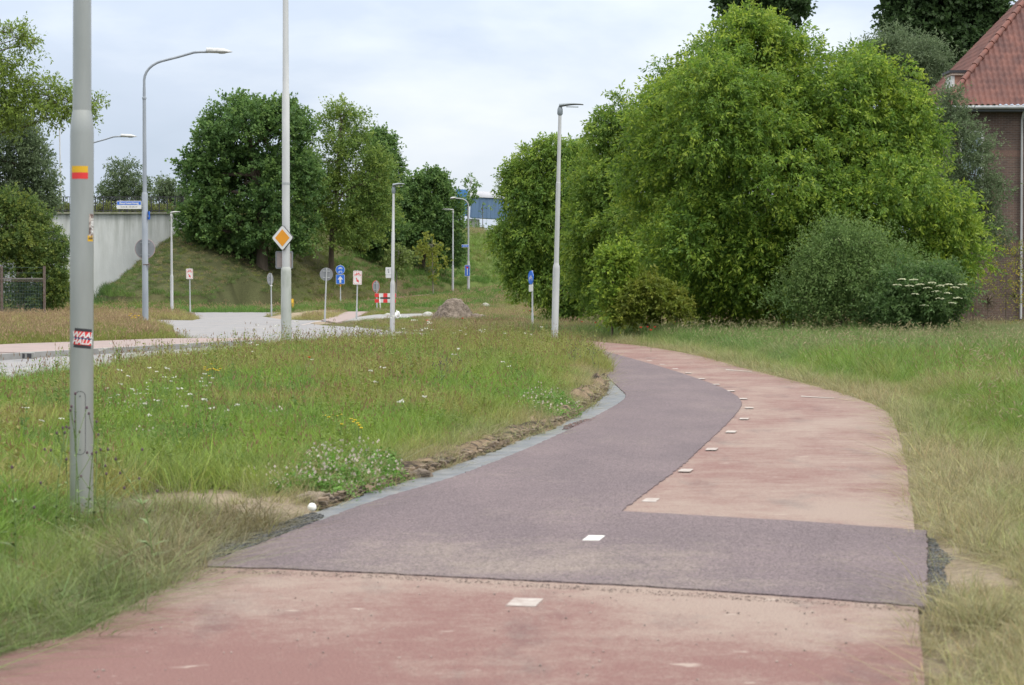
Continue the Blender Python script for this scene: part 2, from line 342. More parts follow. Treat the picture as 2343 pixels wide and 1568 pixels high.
# ------------------------------------------------------------------ pavements
def sheet(name, poly, z, m, thick=0.06, kind='structure'):
    pts = []
    for p in poly:
        if not pts or (Vector(p)-Vector(pts[-1])).length > 1e-3: pts.append(p)
    tri = geometry.tessellate_polygon([[Vector((x, y, 0)) for x, y in pts]]); n = len(pts)
    mb = MB(); mb.add([(x, y, z) for x, y in pts] + [(x, y, z-thick) for x, y in pts], [tuple(t) for t in tri] + [(i, (i+1) % n, (i+1) % n+n, i+n) for i in range(n)])
    o = mb.build(name, m); 
    if kind: tag(o, kind=kind)
    return o
def pavemat(name, base, dust, dust_amt, speck=0.35, zones=(), rough=0.85, grain=180, streak=True, stains=False, flecks=False):
    m = bpy.data.materials.new(name); m.use_nodes = True; nt = m.node_tree; b = nt.nodes['Principled BSDF']; N = nt.nodes.new; L = nt.links.new
    g = N('ShaderNodeNewGeometry').outputs['Position']
    def noise(s, d=5, r=.55, st=(1, 1, 1), off=(0, 0, 0)):
        mp = N('ShaderNodeMapping'); mp.inputs['Scale'].default_value = st; mp.inputs['Location'].default_value = off; L(g, mp.inputs[0]); n = N('ShaderNodeTexNoise'); n.inputs['Scale'].default_value = s; n.inputs['Detail'].default_value = d; n.inputs['Roughness'].default_value = r; L(mp.outputs[0], n.inputs['Vector']); return n.outputs[0]
    def mth(op, a, c, clamp=False):
        n = N('ShaderNodeMath'); n.operation = op; n.use_clamp = clamp
        for i, v in enumerate((a, c)):
            if isinstance(v, (int, float)): n.inputs[i].default_value = v
            else: L(v, n.inputs[i])
        return n.outputs[0]
    def mix(f, a, c, bt='MIX'):
        n = N('ShaderNodeMix'); n.data_type = 'RGBA'; n.blend_type = bt
        if isinstance(f, (int, float)): n.inputs[0].default_value = f
        else: L(f, n.inputs[0])
        for i, v in ((6, a), (7, c)):
            if isinstance(v, tuple): n.inputs[i].default_value = (*v, 1)
            else: L(v, n.inputs[i])
        return n.outputs[2]
    big = noise(0.9, 4, .55, (1, .55, 1)); mid = noise(5.0, 10, .80, (.7, .8, 1), (3, 1, 0))
    fin = noise(38, 6, .75, (.8, .8, 1), (7, 2, 0)); f = mth('ADD', mth('MULTIPLY', mth('SUBTRACT', big, .5), 2.2), mth('MULTIPLY', mth('SUBTRACT', mid, .5), 2.6)); f = mth('ADD', f, mth('MULTIPLY', mth('SUBTRACT', fin, .5), 2.4)); f = mth('ADD', f, dust_amt)
    sx = N('ShaderNodeSeparateXYZ'); L(g, sx.inputs[0])
    for (x0, y0, rx, ry, am) in zones:
        dx = mth('DIVIDE', mth('SUBTRACT', sx.outputs[0], x0), rx); dy = mth('DIVIDE', mth('SUBTRACT', sx.outputs[1], y0), ry)
        q = mth('POWER', 2.718, mth('MULTIPLY', mth('ADD', mth('MULTIPLY', dx, dx), mth('MULTIPLY', dy, dy)), -1.0)); f = mth('ADD', f, mth('MULTIPLY', q, am))
    f = mth('MULTIPLY', mth('ADD', f, 0.0, True), 0.85)
    c = mix(f, base, dust)
    sp = noise(grain, 3, .6); rr = N('ShaderNodeValToRGB'); L(sp, rr.inputs[0]); rr.color_ramp.elements[0].position = .32; rr.color_ramp.elements[1].position = .68
    rr.color_ramp.elements[0].color = (1-speck,)*3+(1,); rr.color_ramp.elements[1].color = (1+speck,)*3+(1,)
    c = mix(1.0, c, rr.outputs[0], 'MULTIPLY')
    if streak:
        dk = noise(1.3, 5, .6, (1.6, .5, 1), (11, 5, 0)); r2 = N('ShaderNodeValToRGB'); L(dk, r2.inputs[0]); r2.color_ramp.elements[0].position = .56; r2.color_ramp.elements[1].position = .74
        r2.color_ramp.elements[0].color = (1, 1, 1, 1); r2.color_ramp.elements[1].color = (.72, .76, .80, 1); c = mix(1.0, c, r2.outputs[0], 'MULTIPLY')
    if flecks:
        fl = noise(120, 2, .5, (1, 1, 1), (5, 9, 0)); r5 = N('ShaderNodeValToRGB'); L(fl, r5.inputs[0]); r5.color_ramp.elements[0].position = .60; r5.color_ramp.elements[1].position = .68; r5.color_ramp.elements[0].color = (0, 0, 0, 1); r5.color_ramp.elements[1].color = (.55, .55, .55, 1)
        c = mix(r5.outputs[0], c, (.30, .25, .25)); wr = noise(.8, 4, .6, (1.3, .45, 1), (1, 17, 0)); r6 = N('ShaderNodeValToRGB'); L(wr, r6.inputs[0]); r6.color_ramp.elements[0].position = .35; r6.color_ramp.elements[1].position = .65; r6.color_ramp.elements[0].color = (.86, .86, .88, 1); r6.color_ramp.elements[1].color = (1.08, 1.07, 1.06, 1); c = mix(1.0, c, r6.outputs[0], 'MULTIPLY')
    if stains:
        st_ = noise(4.2, 3, .5, (.8, 1.3, 1), (21, 3, 0)); r3 = N('ShaderNodeValToRGB'); L(st_, r3.inputs[0]); r3.color_ramp.elements[0].position = .685; r3.color_ramp.elements[1].position = .74; r3.color_ramp.elements[0].color = (0, 0, 0, 1); r3.color_ramp.elements[1].color = (.7, .7, .7, 1)
        c = mix(r3.outputs[0], c, (.34, .29, .25))
        st2 = noise(16, 3, .5, (.7, 1.2, 1), (2, 31, 0)); r4 = N('ShaderNodeValToRGB'); L(st2, r4.inputs[0]); r4.color_ramp.elements[0].position = .70; r4.color_ramp.elements[1].position = .76; r4.color_ramp.elements[0].color = (0, 0, 0, 1); r4.color_ramp.elements[1].color = (.6, .6, .6, 1)
        c = mix(r4.outputs[0], c, (.36, .31, .27))
    L(c, b.inputs['Base Color']); b.inputs['Roughness'].default_value = rough; b.inputs['Specular IOR Level'].default_value = .25
    bp = N('ShaderNodeBump'); bp.inputs['Distance'].default_value = .004; L(sp, bp.inputs['Height']); L(bp.outputs[0], b.inputs['Normal'])
    return m
M_old = pavemat('old_red_asphalt', (0.160, 0.086, 0.077), (0.250, 0.200, 0.168), 0.38, 0.36, [(2.4, 15.8, 1.7, 1.0, .85), (0.4, 12.2, 2.8, 0.6, 0.55), (1.5, 10.8, 1.0, .9, .5), (-1.2, 9.6, 1.6, .9, -.5), (1.5, 9.4, .8, .5, -.4), (3.6, 26, 2.5, 9, .25)], grain=110, stains=True)
M_new = pavemat('new_purple_asphalt', (0.112, 0.088, 0.094), (0.18, 0.15, 0.130), -0.22, 0.6, [(0.4, 13.2, 1.5, 1.0, 0.75), (-.6, 12.7, 1.8, .35, .4), (1.6, 12.0, 1.6, .25, .5)], grain=70, streak=False, flecks=True)
M_road = pavemat('grey_asphalt', (0.205, 0.205, 0.212), (0.275, 0.255, 0.24), 0.1, 0.12, grain=30)
M_walk = mat('pink_pavers', (0.27, 0.205, 0.19), (0.22, 0.18, 0.17), 2, 0.9, world=True)
M_strip = mat('bitumen_strip', (0.065, 0.078, 0.092), (0.15, 0.152, 0.15), 4, 0.5, bump=0.008, bscale=40, world=True, ramp=(.4, .75))
sheet('cycle_path', PATH, 0.0, M_old)
def ragged(poly, step, amp, seed=0):
    g = np.random.default_rng(seed); out = []
    for i in range(len(poly)):
        a = Vector(poly[i]); b = Vector(poly[(i+1) % len(poly)]); n = max(1, int((b-a).length/step))
        if a.y > 45 and b.y > 45: n = 1
        for k in range(n): p = a.lerp(b, k/n); out.append((p.x+g.normal(0, amp), p.y+g.normal(0, amp)))
    return out
STRIP = ragged(STRIP, .12, .016, 3); NEWP = ragged(NEWP, .07, .006, 4)
sheet('new_asphalt', NEWP, 0.009, M_new)
sheet('bitumen_edge', STRIP, -0.004, M_strip)
sheet('road', ROAD, -0.006, M_road)
sheet('pavement', WALK, 0.12, M_walk, 0.2)
sheet('side_path', TAIL, 0.05, M_walk, 0.1)
sheet('concrete_pad', PAD, 0.046, M_kerb, 0.1)
# kerb along the pavement
mb = MB()
for i in range(len(WALK_F)-1):
    a, b = Vector(WALK_F[i]), Vector(WALK_F[i+1]); t = (b-a).normalized(); nrm = Vector((t.y, -t.x))*0.15
    a2, b2 = a+nrm, b+nrm
    mb.add([(a.x, a.y, .123), (b.x, b.y, .123), (b2.x, b2.y, .123), (a2.x, a2.y, .123), (a.x, a.y, -.05), (b.x, b.y, -.05), (b2.x, b2.y, -.05), (a2.x, a2.y, -.05)], [(0, 1, 2, 3), (3, 2, 6, 7)])
tag(mb.build('kerb', M_kerb), kind='structure')
# red path climbing behind the junction
def ribbon(name, pts, w, m, lift=0.04):
    pts = smooth_line(pts, 6); mb = MB(); vs = []; fs = []
    for i, p in enumerate(pts):
        a = Vector(pts[max(i-1, 0)]); b = Vector(pts[min(i+1, len(pts)-1)]); t = (b-a).normalized(); n = Vector((-t.y, t.x))
        zc = float(ground_z(p[0], p[1])[0])+lift
        for s in (-w/2, w/2): q = Vector(p)+n*s; vs.append((q.x, q.y, max(zc, float(ground_z(q.x, q.y)[0])+lift)))
    for i in range(len(pts)-1): fs.append((2*i, 2*i+1, 2*i+3, 2*i+2))
    mb.add(vs, fs, True); return tag(mb.build(name, m), kind='structure')
M_redfar = mat('red_asphalt_far', (0.20, 0.105, 0.095), (0.24, 0.15, 0.13), 1, .9, world=True)
ribbon('far_path', [(-10, 145), (-8.5, 149), (-6, 154.5), (-2.5, 161), (2, 165), (8, 167), (16, 168)], 2.6, M_redfar, 0.10)

# white centre blocks of the cycle path
M_mark = mat('road_paint', (0.60, 0.60, 0.585), (0.42, 0.40, 0.38), 30, .7, world=True)
M_mark_old = mat('worn_road_paint', (0.36, 0.335, 0.31), (0.25, 0.205, 0.185), 14, .8, world=True)
marks = [(1200, 1379), (1358, 1235), (1488, 1145), (1568, 1079), (1628, 1030), (1672, 990), (1702, 960), (1714, 935), (1700, 914), (1672, 896), (1638, 881), (1605, 868), (1574, 855), (1544, 844), (1515, 834), (1485, 826)]
mw = [Vector(G(*p)) for p in marks]
mlab = {0: 'worn cream paint block on the old red asphalt in the foreground', 1: 'bright new white paint block on the dark new asphalt strip', 2: 'worn white block on the tan dusty patch just beyond the dark asphalt strip'}
for i, p in enumerate(mw):
    t = (mw[min(i+1, len(mw)-1)]-mw[max(i-1, 0)]).normalized(); n = Vector((-t.y, t.x)); hl, hw = 0.14, 0.052
    if i == 0: hw = .075
    q = [p-t*hl-n*hw, p-t*hl+n*hw, p+t*hl+n*hw, p+t*hl-n*hw]
    z = 0.004 if i != 1 else 0.0125
    if i > 2: z = 0.0125 if distline(np.array([p.x]), np.array([p.y]), NEWP)[0] < .16 or inpoly(np.array([p.x]), np.array([p.y]), NEWP)[0] else 0.004
    mb = MB().add([(v.x, v.y, z) for v in q]+[(v.x, v.y, z-.0035) for v in q], [(0, 1, 2, 3), (0, 4, 5, 1), (1, 5, 6, 2), (2, 6, 7, 3), (3, 7, 4, 0)])
    o = mb.build('path_marking', M_mark if i == 1 else M_mark_old)
    tag(o, mlab.get(i, 'small white paint block of the dashed centre line round the bend'), 'road marking', 'white blocks of the dashed centre line', 'structure')
# worn cross marks near the right edge
for i, (px, py, w, h) in enumerate([(1690, 848, 30, 1), (1870, 909, 38, 1)]):
    a = G(px-w, py-h/2-2); b = G(px+w, py-h/2+3); c = G(px+w, py+h/2+3); d = G(px-w, py+h/2-1)
    mb = MB().add([(*a, .006), (*b, .006), (*c, .006), (*d, .006)], [(0, 1, 2, 3)])
    tag(mb.build('path_marking', M_mark_old), ['faded thin white cross line, the far one on the bend', 'faded thin white cross line by the right edge of the bend'][i], 'road marking', None, 'structure')
# lines on the grey road
def roadline(a, b, w):
    a = Vector(G(*a)); b = Vector(G(*b)); t = (b-a).normalized(); n = Vector((-t.y, t.x))*w/2
    return MB().add([(*(a-n), .0), (*(a+n), .0), (*(b+n), .0), (*(b-n), .0)], [(0, 1, 2, 3)])
for a, b, lab in [((560, 781), (960, 768), 'long grey joint line across the near side of the junction')]:
    tag(roadline(a, b, .12).build('road_marking', M_mark_old), lab, 'road marking', None, 'structure')
for a, b in [((690, 744), (735, 734)), ((470, 739), (640, 741)), ((420, 731), (470, 727))]:
    tag(roadline(a, b, .15).build('road_marking', M_mark_old), 'worn pale line painted on the grey junction', 'road marking', 'worn lines on the junction', 'structure')

# ------------------------------------------------------------------ text as mesh
def text_mb(body, size, bold=0.0, squeeze=1.0):
    cu = bpy.data.curves.new('t', 'FONT'); cu.body = body; cu.size = size; cu.align_x = 'CENTER'; cu.align_y = 'CENTER'; cu.offset = bold; cu.resolution_u = 3
    o = bpy.data.objects.new('t', cu); COL.objects.link(o); dg = bpy.context.evaluated_depsgraph_get(); me = bpy.data.meshes.new_from_object(o.evaluated_get(dg))
    mb = MB(); mb.add([(v.co.x*squeeze, 0, v.co.y) for v in me.vertices], [tuple(p.vertices) for p in me.polygons])
    bpy.data.objects.remove(o); bpy.data.curves.remove(cu); bpy.data.meshes.remove(me); return mb

def disc_xz(mb, r, y0, y1, cz=0.0, cx=0.0, n=28):
    mb.prism([(cx+r*math.cos(2*math.pi*k/n), cz+r*math.sin(2*math.pi*k/n)) for k in range(n)], y0, y1); return mb
def rrect(w, h, r=0.03, cx=0, cz=0, n=4):
    out = []
    for sx, sz, a0 in ((1, 1, 0), (-1, 1, 90), (-1, -1, 180), (1, -1, 270)):
        for k in range(n+1):
            a = R(a0+90*k/n); out.append((cx+sx*(w/2-r)+r*math.cos(a), cz+sz*(h/2-r)+r*math.sin(a)))
    return out
def bike(mb, cx, cz, s, y):            # a small bicycle pictogram in the XZ plane
    for dx in (-.5, .5):
        n = 14; vo = [(cx+s*(dx+.27*math.cos(2*math.pi*k/n)), y, cz+s*.27*math.sin(2*math.pi*k/n)) for k in range(n)]; vi = [(cx+s*(dx+.19*math.cos(2*math.pi*k/n)), y, cz+s*.19*math.sin(2*math.pi*k/n)) for k in range(n)]
        mb.add(vo+vi, [(k, (k+1) % n, (k+1) % n+n, k+n) for k in range(n)])
    def ln(a, b, w=.05):
        a = Vector((a[0], a[1])); b = Vector((b[0], b[1])); t = (b-a).normalized(); n2 = Vector((-t.y, t.x))*w
        mb.add([(cx+s*q.x, y-.0006, cz+s*q.y) for q in (a-n2, a+n2, b+n2, b-n2)], [(0, 1, 2, 3)])
    for a, b in [((-.5, 0), (-.2, .38)), ((-.2, .38), (.3, .36)), ((-.1, 0), (.3, .36)), ((-.5, 0), (-.1, 0)), ((-.1, 0), (-.24, .5)), ((.5, 0), (.27, .52)), ((.17, .54), (.36, .52)), ((-.36, .5), (-.12, .5))]: ln(a, b)

# ------------------------------------------------------------------ street lamps
def blade_lamp(name, label, px, py_base, Y, H, r0, r1, shoulder, head_dir=1, head_len=0.62, lean=0.0, mats=(None, None), z0=None, collar=True):
    p = P(px, 0, Y); z = gz(p.x, Y) if z0 is None else z0
    t = empty(name, (p.x, Y, z-0.05), label, 'street lamp', 'lamps with a flat blade head', tilt=(0, lean))
    pm, hm = mats; mb = MB()
    mb.lathe([(r0, -.3), (r0, shoulder-.10), (r0*.96, shoulder-.04), (r1*1.08, shoulder+.02), (r1, shoulder+.05)], 20)
    mb.build('lower_pole', pm, t)
    mid = shoulder+(H-shoulder)*.52
    MB().lathe([(r1, shoulder+.05), (r1*.93, mid), (r1*.80, mid+.01), (r1*.66, H-.05)], 18).build('upper_pole', pm, t)
    MB().lathe([(r1*.9, H-.22), (r1*1.15, H-.18), (r1*1.1, H-.08), (r1*.7, H)], 14).build('collar', hm, t)
    # blade head: lofted ellipses
    mb = MB(); n = 14; rings = []
    for i in range(9):
        u = i/8; x = head_dir*(-.03+u*head_len); w = .045+.10*math.sin(min(u*1.5+.25, 1.5))*(1-.35*u*u); th = .042*(1-.82*u)+.006; zz = H+.02+.05*math.sin(u*2.2)
        rings.append([(x, w*math.cos(2*math.pi*k/n), zz+th*math.sin(2*math.pi*k/n)) for k in range(n)])
    mb.add([v for r in rings for v in r], [(i*n+k, i*n+(k+1) % n, (i+1)*n+(k+1) % n, (i+1)*n+k) for i in range(8) for k in range(n)]+[tuple(range(n)), tuple(range(8*n, 9*n))], True)
    mb.build('lamp_head', hm, t)
    MB().box((head_dir*head_len*.5, 0, H-.005), (head_len*.5, .13, .012)).build('lens', M_glass, t)
    return t
def arm_lamp(label, px, Y, H, r0, mats, reach=3.1, s1=5.1, name='street_lamp', lean=0.0, direction=1, z0=None, small=False):
    p = P(px, 0, Y); z = gz(p.x, Y) if z0 is None else z0; pm, am, hm = mats
    t = empty(name, (p.x, Y, z-.05), label, 'street lamp', 'lamps with a curved arm', tilt=(0, lean))
    k = 1.0 if not small else .5
    MB().lathe([(r0, -.3), (r0*.97, s1-.03), (r0*.8, s1+.03)], 20).build('lower_pole', pm, t)
    zt = H-1.05*k-.0
    MB().lathe([(r0*.68, s1), (r0*.55, zt-.7*k), (r0*.7, zt-.68*k), (r0*.7, zt-.62*k), (r0*.5, zt-.6*k), (r0*.48, zt-.25*k)], 16).build('upper_pole', pm, t)
    pts = [(0, zt-.3*k), (0, zt)]
    if not small:
        for a in range(1, 7): th = R(a*12); pts.append((.75*(1-math.cos(th))*1.25, zt+.75*math.sin(th)))
        x0, z1 = pts[-1]; pts += [(x0+(reach*.62-x0)*.5, z1+(H-z1)*.5-.02), (reach*.62, H-.02), (reach*.70, H+.0), (reach*.80, H)]
    else:
        for a in range(1, 7): th = R(a*14); pts.append((.62*(1-math.cos(th)), zt+.5*math.sin(th)))
        pts += [(reach*.8, zt+.53)]; H = zt+.53
    MB().tube([(direction*x, 0, zz) for x, zz in pts], r0*.42, 12).build('arm', am, t)
    hl = .95*k if not small else .42; x0 = reach*.78; mb = MB(); n = 14; rings = []
    for i in range(9):
        u = i/8; w = (.10+.06*math.sin(u*2.4))*(1 if u < .85 else .6)*(k*1.3 if small else 1); th = (.125 if u < .6 else .125*(1-((u-.6)/.41)**1.5))*(k*1.3 if small else 1)
        rings.append([(direction*(x0+u*hl), w*math.cos(2*math.pi*q/n), H+.03-(.035*u)+th*(math.sin(2*math.pi*q/n) if math.sin(2*math.pi*q/n) > 0 else .55*math.sin(2*math.pi*q/n))) for q in range(n)])
    mb.add([v for r in rings for v in r], [(i*n+q, i*n+(q+1) % n, (i+1)*n+(q+1) % n, (i+1)*n+q) for i in range(8) for q in range(n)]+[tuple(range(n)), tuple(range(8*n, 9*n))], True)
    mb.build('lamp_head', hm, t)
    mb = MB(); mb.lathe([(.001, -.07), (.07, -.055), (.11, -.01), (.11, .02)], 16, Matrix.Translation((direction*(x0+hl*.6), 0, H-.035)) @ Matrix.Diagonal((1.6*k*(1.2 if small else 1), .8*k*(1.3 if small else 1), .6, 1)))
    mb.build('lens', M_glass, t)
    return t

# front pole with stickers
FY = 15.0
fp = P(180, 0, FY)
front = blade_lamp('lamp_post', 'thick grey lamp post with stickers in the foreground at the left', 180.5, 0, FY, 6.1, 0.0775, 0.0615, 2.70, 1, .62, R(.35), (M_front, M_lamp_grey))
fz = front.location.z
def stuck(verts_faces, ang, zc, r, name, m, tiltr=0.0, parent=front):
    """wrap a flat XZ shape round the post"""
    mb = MB(); c, s = math.cos(tiltr), math.sin(tiltr); vs = []
    for x, y, z in verts_faces.v:
        x, z = x*c-z*s, x*s+z*c; a = ang + x/r; rr = r - y
        vs.append((rr*math.sin(a), -rr*math.cos(a), zc+z))
    mb.add(vs, verts_faces.f); return mb.build(name, m, parent)
def patch(w, h, y=-.001, nx=10, cx=0, cz=0):
    mb = MB(); vs = [(cx-w/2+w*i/nx, y, cz+j*h-h/2) for i in range(nx+1) for j in (0, 1)]
    return mb.add(vs, [(2*i, 2*i+2, 2*i+3, 2*i+1) for i in range(nx)])
def zpx(py, Y=FY): return P(180, py, Y).z - fz
R0, R1 = .0775, .0615
def stickers():
    ryz = zpx(396)
    stuck(patch(.115, .042, cz=.021), R(-2), ryz, R0, 'sticker', M_yellow)['label'] = 'yellow upper half of the two-colour sticker'
    stuck(patch(.115, .042, cz=-.0215), R(-2), ryz, R0, 'sticker', M_red)['label'] = 'red lower half of the two-colour sticker'
    w = zpx(774); a = R(14); tl = R(-5)
    s1 = stuck(patch(.125, .128, -.0008), a+R(4), w, R0, 'sticker', M_black, tl); s1['label'] = 'black and red sticker with white slanted letters'
    stuck(patch(.125, .088, -.0016), a+R(4), w, R0, 'sticker_band', M_red, tl, s1)
    mb = patch(.125, .014, -.0018, cz=-.001); stuck(mb, a+R(4), w, R0, 'sticker_band', mat('navy_ink', (.02, .03, .12), None), tl, s1)
    for i, word in enumerate(['WAAL', 'HALLA']):
        t = text_mb(word, .052, .0014, .86 if i else 1.0); t.v = [(x+z*.2, -.0050, z+.021-.043*i) for x, y, z in t.v]
        stuck(t, a+R(4), w, R0, 'lettering', M_white, tl, s1)
    # vertical wrapped sticker and small yellow one at the right edge
    st = stuck(patch(.05, .155, -.0008), R(66), zpx(517), R0, 'sticker', mat('dark_sticker', (.10, .06, .05), (.45, .40, .36), 40, .6, ramp=(.45, .55))); st['label'] = 'dark vertical sticker with pale graffiti letters at the right edge'
    t = text_mb('REBELS', .042, .001, .9); t.v = [(-z, -.0018, x) for x, y, z in t.v]
    t = text_mb('TBEAR', .040, .001, .9); t.v = [(z, -.0040, -x) for x, y, z in t.v]; stuck(t, R(66), zpx(517), R0, 'lettering', M_white, 0, st)
    ye = stuck(patch(.05, .038, -.0008), R(58), zpx(546), R0, 'sticker', M_yellow); ye['label'] = 'small yellow sticker with black letters'
    t = text_mb('AGK', .022, .0006, .9); t.v = [(x, -.0035, z) for x, y, z in t.v]; stuck(t, R(58), zpx(546), R0, 'lettering', M_black, 0, ye)
    # service door outline
    mb = MB(); z1, z2 = zpx(1038), zpx(895); w2 = .034; loop = []
    for k in range(13): th = math.pi*k/12; loop.append((w2*math.cos(th), z2-w2+w2*math.sin(th)))
    for k in range(13): th = math.pi+math.pi*k/12; loop.append((w2*math.cos(th), z1+w2+w2*math.sin(th)))
    n = len(loop); mc = (z1+z2)/2
    def sc(q, d): return (q[0]*(1+d/w2), -.0012, mc+(q[1]-mc)*(1+d/(z2-mc)))
    mb.add([sc(q, 0) for q in loop]+[sc(q, .0028) for q in loop], [(i, (i+1) % n, (i+1) % n+n, i+n) for i in range(n)])
    stuck(mb, R(3), 0, R0, 'service_door', M_black)
    for zq in (z1+.03, z2-.03): stuck(disc_xz(MB(), .004, -.003, 0, zq), R(3), 0, R0, 'door_lock', M_black)
stickers()

# tall mast behind the field, priority sign on it
def mast():
    Y = 53.5; p = P(652.5, 0, Y); z = gz(p.x, Y)
    t = empty('lamp_post', (p.x, Y, z-.05), 'tall weathered lamp mast at the field edge behind the orange diamond sign', 'street lamp', tilt=(0, R(.05)))
    zz = lambda py: P(652, py, Y).z-t.location.z
    MB().lathe([(.125, -.4), (.12, zz(622)), (.112, zz(614)), (.09, zz(611))], 22).build('lower_pole', M_pole_mossy, t)
    MB().lathe([(.092, zz(612)), (.088, zz(214)), (.075, zz(211)), (.060, 10.0)], 20).build('upper_pole', M_pole_w, t)
    MB().lathe([(.094, zz(423)), (.094, zz(418))], 20).build('strap', M_galv, t)
    MB().tube([(0, 0, 10), (.3, 0, 10.3), (1.8, 0, 10.6)], .035, 10).build('arm', M_galv, t)
    MB().box((2.2, 0, 10.62), (.9, .25, .14), bev=.05).build('lamp_head', M_lamp_white, t)
    # priority diamond, turned a little to the right
    s = empty('traffic_sign', (p.x+.0, Y-.02, P(652, 545, Y).z), 'orange diamond priority sign with white rim on the tall mast', 'road sign', rz=R(-28))
    zs = P(652, 515, Y).z-P(652, 575, Y).z; h = zs/2
    def dia(k, rr): 
        r = rr; out = []
        for a0 in (0, 90, 180, 270):
            cx, cz = (k-1.414*r)*math.cos(R(a0)), (k-1.414*r)*math.sin(R(a0))
            for q in range(-4, 5): out.append((cx+r*math.cos(R(a0+q*45/4)), cz+r*math.sin(R(a0+q*45/4))))
        return out
    MB().prism(dia(h, .05), -.14, -.11).build('backing', M_black, s)
    MB().prism(dia(h*.955, .045), -.146, -.1405).build('rim', M_white, s)
    MB().prism(dia(h*.66, .01), -.150, -.1465).build('face', M_orange, s)
    MB().box((0, -.105, .18), (.16, .02, .05)).build('bracket', M_galv, s); MB().box((0, -.105, -.18), (.16, .02, .05)).build('bracket', M_galv, s)
    # back of a board under it
    b = empty('notice_board', (p.x, Y+.02, P(652, 595, Y).z), 'pale back of a square board mounted behind the tall mast under the diamond', 'board', rz=R(12))
    w = 37/PPM(Y)
    MB().box((-.03, .12, 0), (w, .012, w*.98)).build('panel', M_backboard, b)
    f = MB()
    for x in (-w/2, w/2): f.box((x-.03, .112, 0), (.03, .02, w*.98))
    for zc in (-w/2, w/2): f.box((-.03, .110, zc), (w, .022, .03))
    f.build('frame', M_signback, b)
mast()

lamp2 = blade_lamp('lamp_post', 'white lamp post with flat grey blade head at the inside of the bend', 1268.5, 785, 58, 6.15, .088, .062, 2.12, 1, .62, R(1.32), (M_pole_w, M_lamp_grey))
blade_lamp('lamp_post', 'pale lamp post with flat head on the grass island beside the barrier', 896, 757, 69, 4.65, .075, .052, 1.75, 1, .36, R(.6), (M_pole_w, M_lamp_grey))
blade_lamp('lamp_post', 'thin white lamp post with flat head in front of the concrete wall', 390.5, 718, 121, 5.45, .085, .062, 2.15, 1, .5, R(-.15), (M_pole_w, M_lamp_white))
blade_lamp('lamp_post', 'thin grey lamp post with flat head turned left at the foot of the slope', 1035, 680, 160, 6.0, .08, .055, 2.1, -1, .75, R(.25), (M_galv, M_lamp_white))
arm_lamp('tall lamp with long curved arm and white head in the left grass verge', 329.5, 84, 10.15, .115, (M_pole_b, M_pole_b, M_lamp_white), reach=2.95, s1=4.95, lean=R(-.05))
arm_lamp('second lamp with curved arm, its pole hidden behind the foreground post', 190, 134, 10.2, .115, (M_pole_b, M_pole_b, M_lamp_white), reach=2.8, s1=4.95)
arm_lamp('short lamp with small hooked arm turned left, with a blue sign', 1071, 160, 6.75, .10, (M_galv, M_galv, M_lamp_white), reach=1.15, s1=2.3, direction=-1, small=True)
arm_lamp('distant lamp head just showing above the left end of the hedge', 1268, 132, 9.0, .11, (M_galv, M_galv, M_lamp_grey), reach=1.9, s1=4, direction=-1, small=True)
def drain():
    c = G(38, 820); t = empty('drain_grating', (c[0], c[1], .0), 'dark iron drain grating in the kerb at the left', 'drain', rz=R(8)); MB().box((0, 0, .06), (.75, .35, .12)).build('frame', M_kerb, t)
    for i in range(5): MB().box((-.28+i*.14, -.178, .06), (.09, .01, .09)).build('slot', M_black, t)
drain()
def deck_pole():
    p = P(137, 0, 168); t = empty('lamp_post', (p.x, 168, 6), 'thin pale pole standing on the viaduct behind the railing', 'street lamp', tilt=(0, R(-.6)))
    MB().lathe([(.10, 0), (.10, 2.2), (.06, 2.3), (.045, 7.1)], 12).build('pole', M_pole_w, t)
    MB().box((.2, 0, 7.1), (.6, .16, .06), bev=.02).build('lamp_head', M_lamp_white, t)
deck_pole()

# ------------------------------------------------------------------ road signs
def post(mb, h, r=.03): return mb.lathe([(r*1.35, -.3), (r*1.35, .55), (r, .58), (r, h)], 10)
def sign_root(px, Y, label, rz=0, lean=0, name='traffic_sign', cat='road sign', group=None, z=None):
    p = P(px, 0, Y); zz = gz(p.x, Y) if z is None else z
    t = empty(name, (p.x, Y, zz), label, cat, group, rz, (0, lean)); t['_z'] = zz; return t
def zl(t, py): return P(0, py, t.location.y).z - t.location.z
def round_back(px, Y, pyc, dia_px, label, rz=0, lean=0, rim=None):
    t = sign_root(px, Y, label, rz, lean); zc = zl(t, pyc); r = dia_px/PPM(Y)/2
    post(MB(), zc+r*1.02).build('post', M_galv, t)
    disc_xz(MB(), r, .045, .065, zc).build('plate', M_signback, t)
    mb = MB(); n = 28
    mb.tube([(r*math.cos(2*math.pi*k/n), .05, zc+r*math.sin(2*math.pi*k/n)) for k in range(n+1)], .012, 6, False); mb.build('rim', rim or M_signback, t)
    MB().box((0, .035, zc+r*.5), (r*1.1, .02, .04)).build('bracket', M_galv, t); MB().box((0, .035, zc-r*.5), (r*1.1, .02, .04)).build('bracket', M_galv, t)
    disc_xz(MB(), r*.97, .0655, .068, zc).build('face', M_blue if rim is None else M_white, t)
    return t
round_back(741, 95, 628, 29, 'grey back of a round sign on a leaning post beside the sand patch', rz=R(8), lean=R(2.2))
round_back(861, 128, 656, 27, 'grey back of a round sign behind the red and white barrier', rz=R(55), lean=R(-1), rim=M_red)
t = round_back(619, 112, 639, 27, 'narrow side view of a round sign with blue face on the traffic island', rz=R(66), lean=R(-1))
MB().box((0, -.0, zl(t, 654)), (.16, .05, .06)).build('clamp', M_white, t)
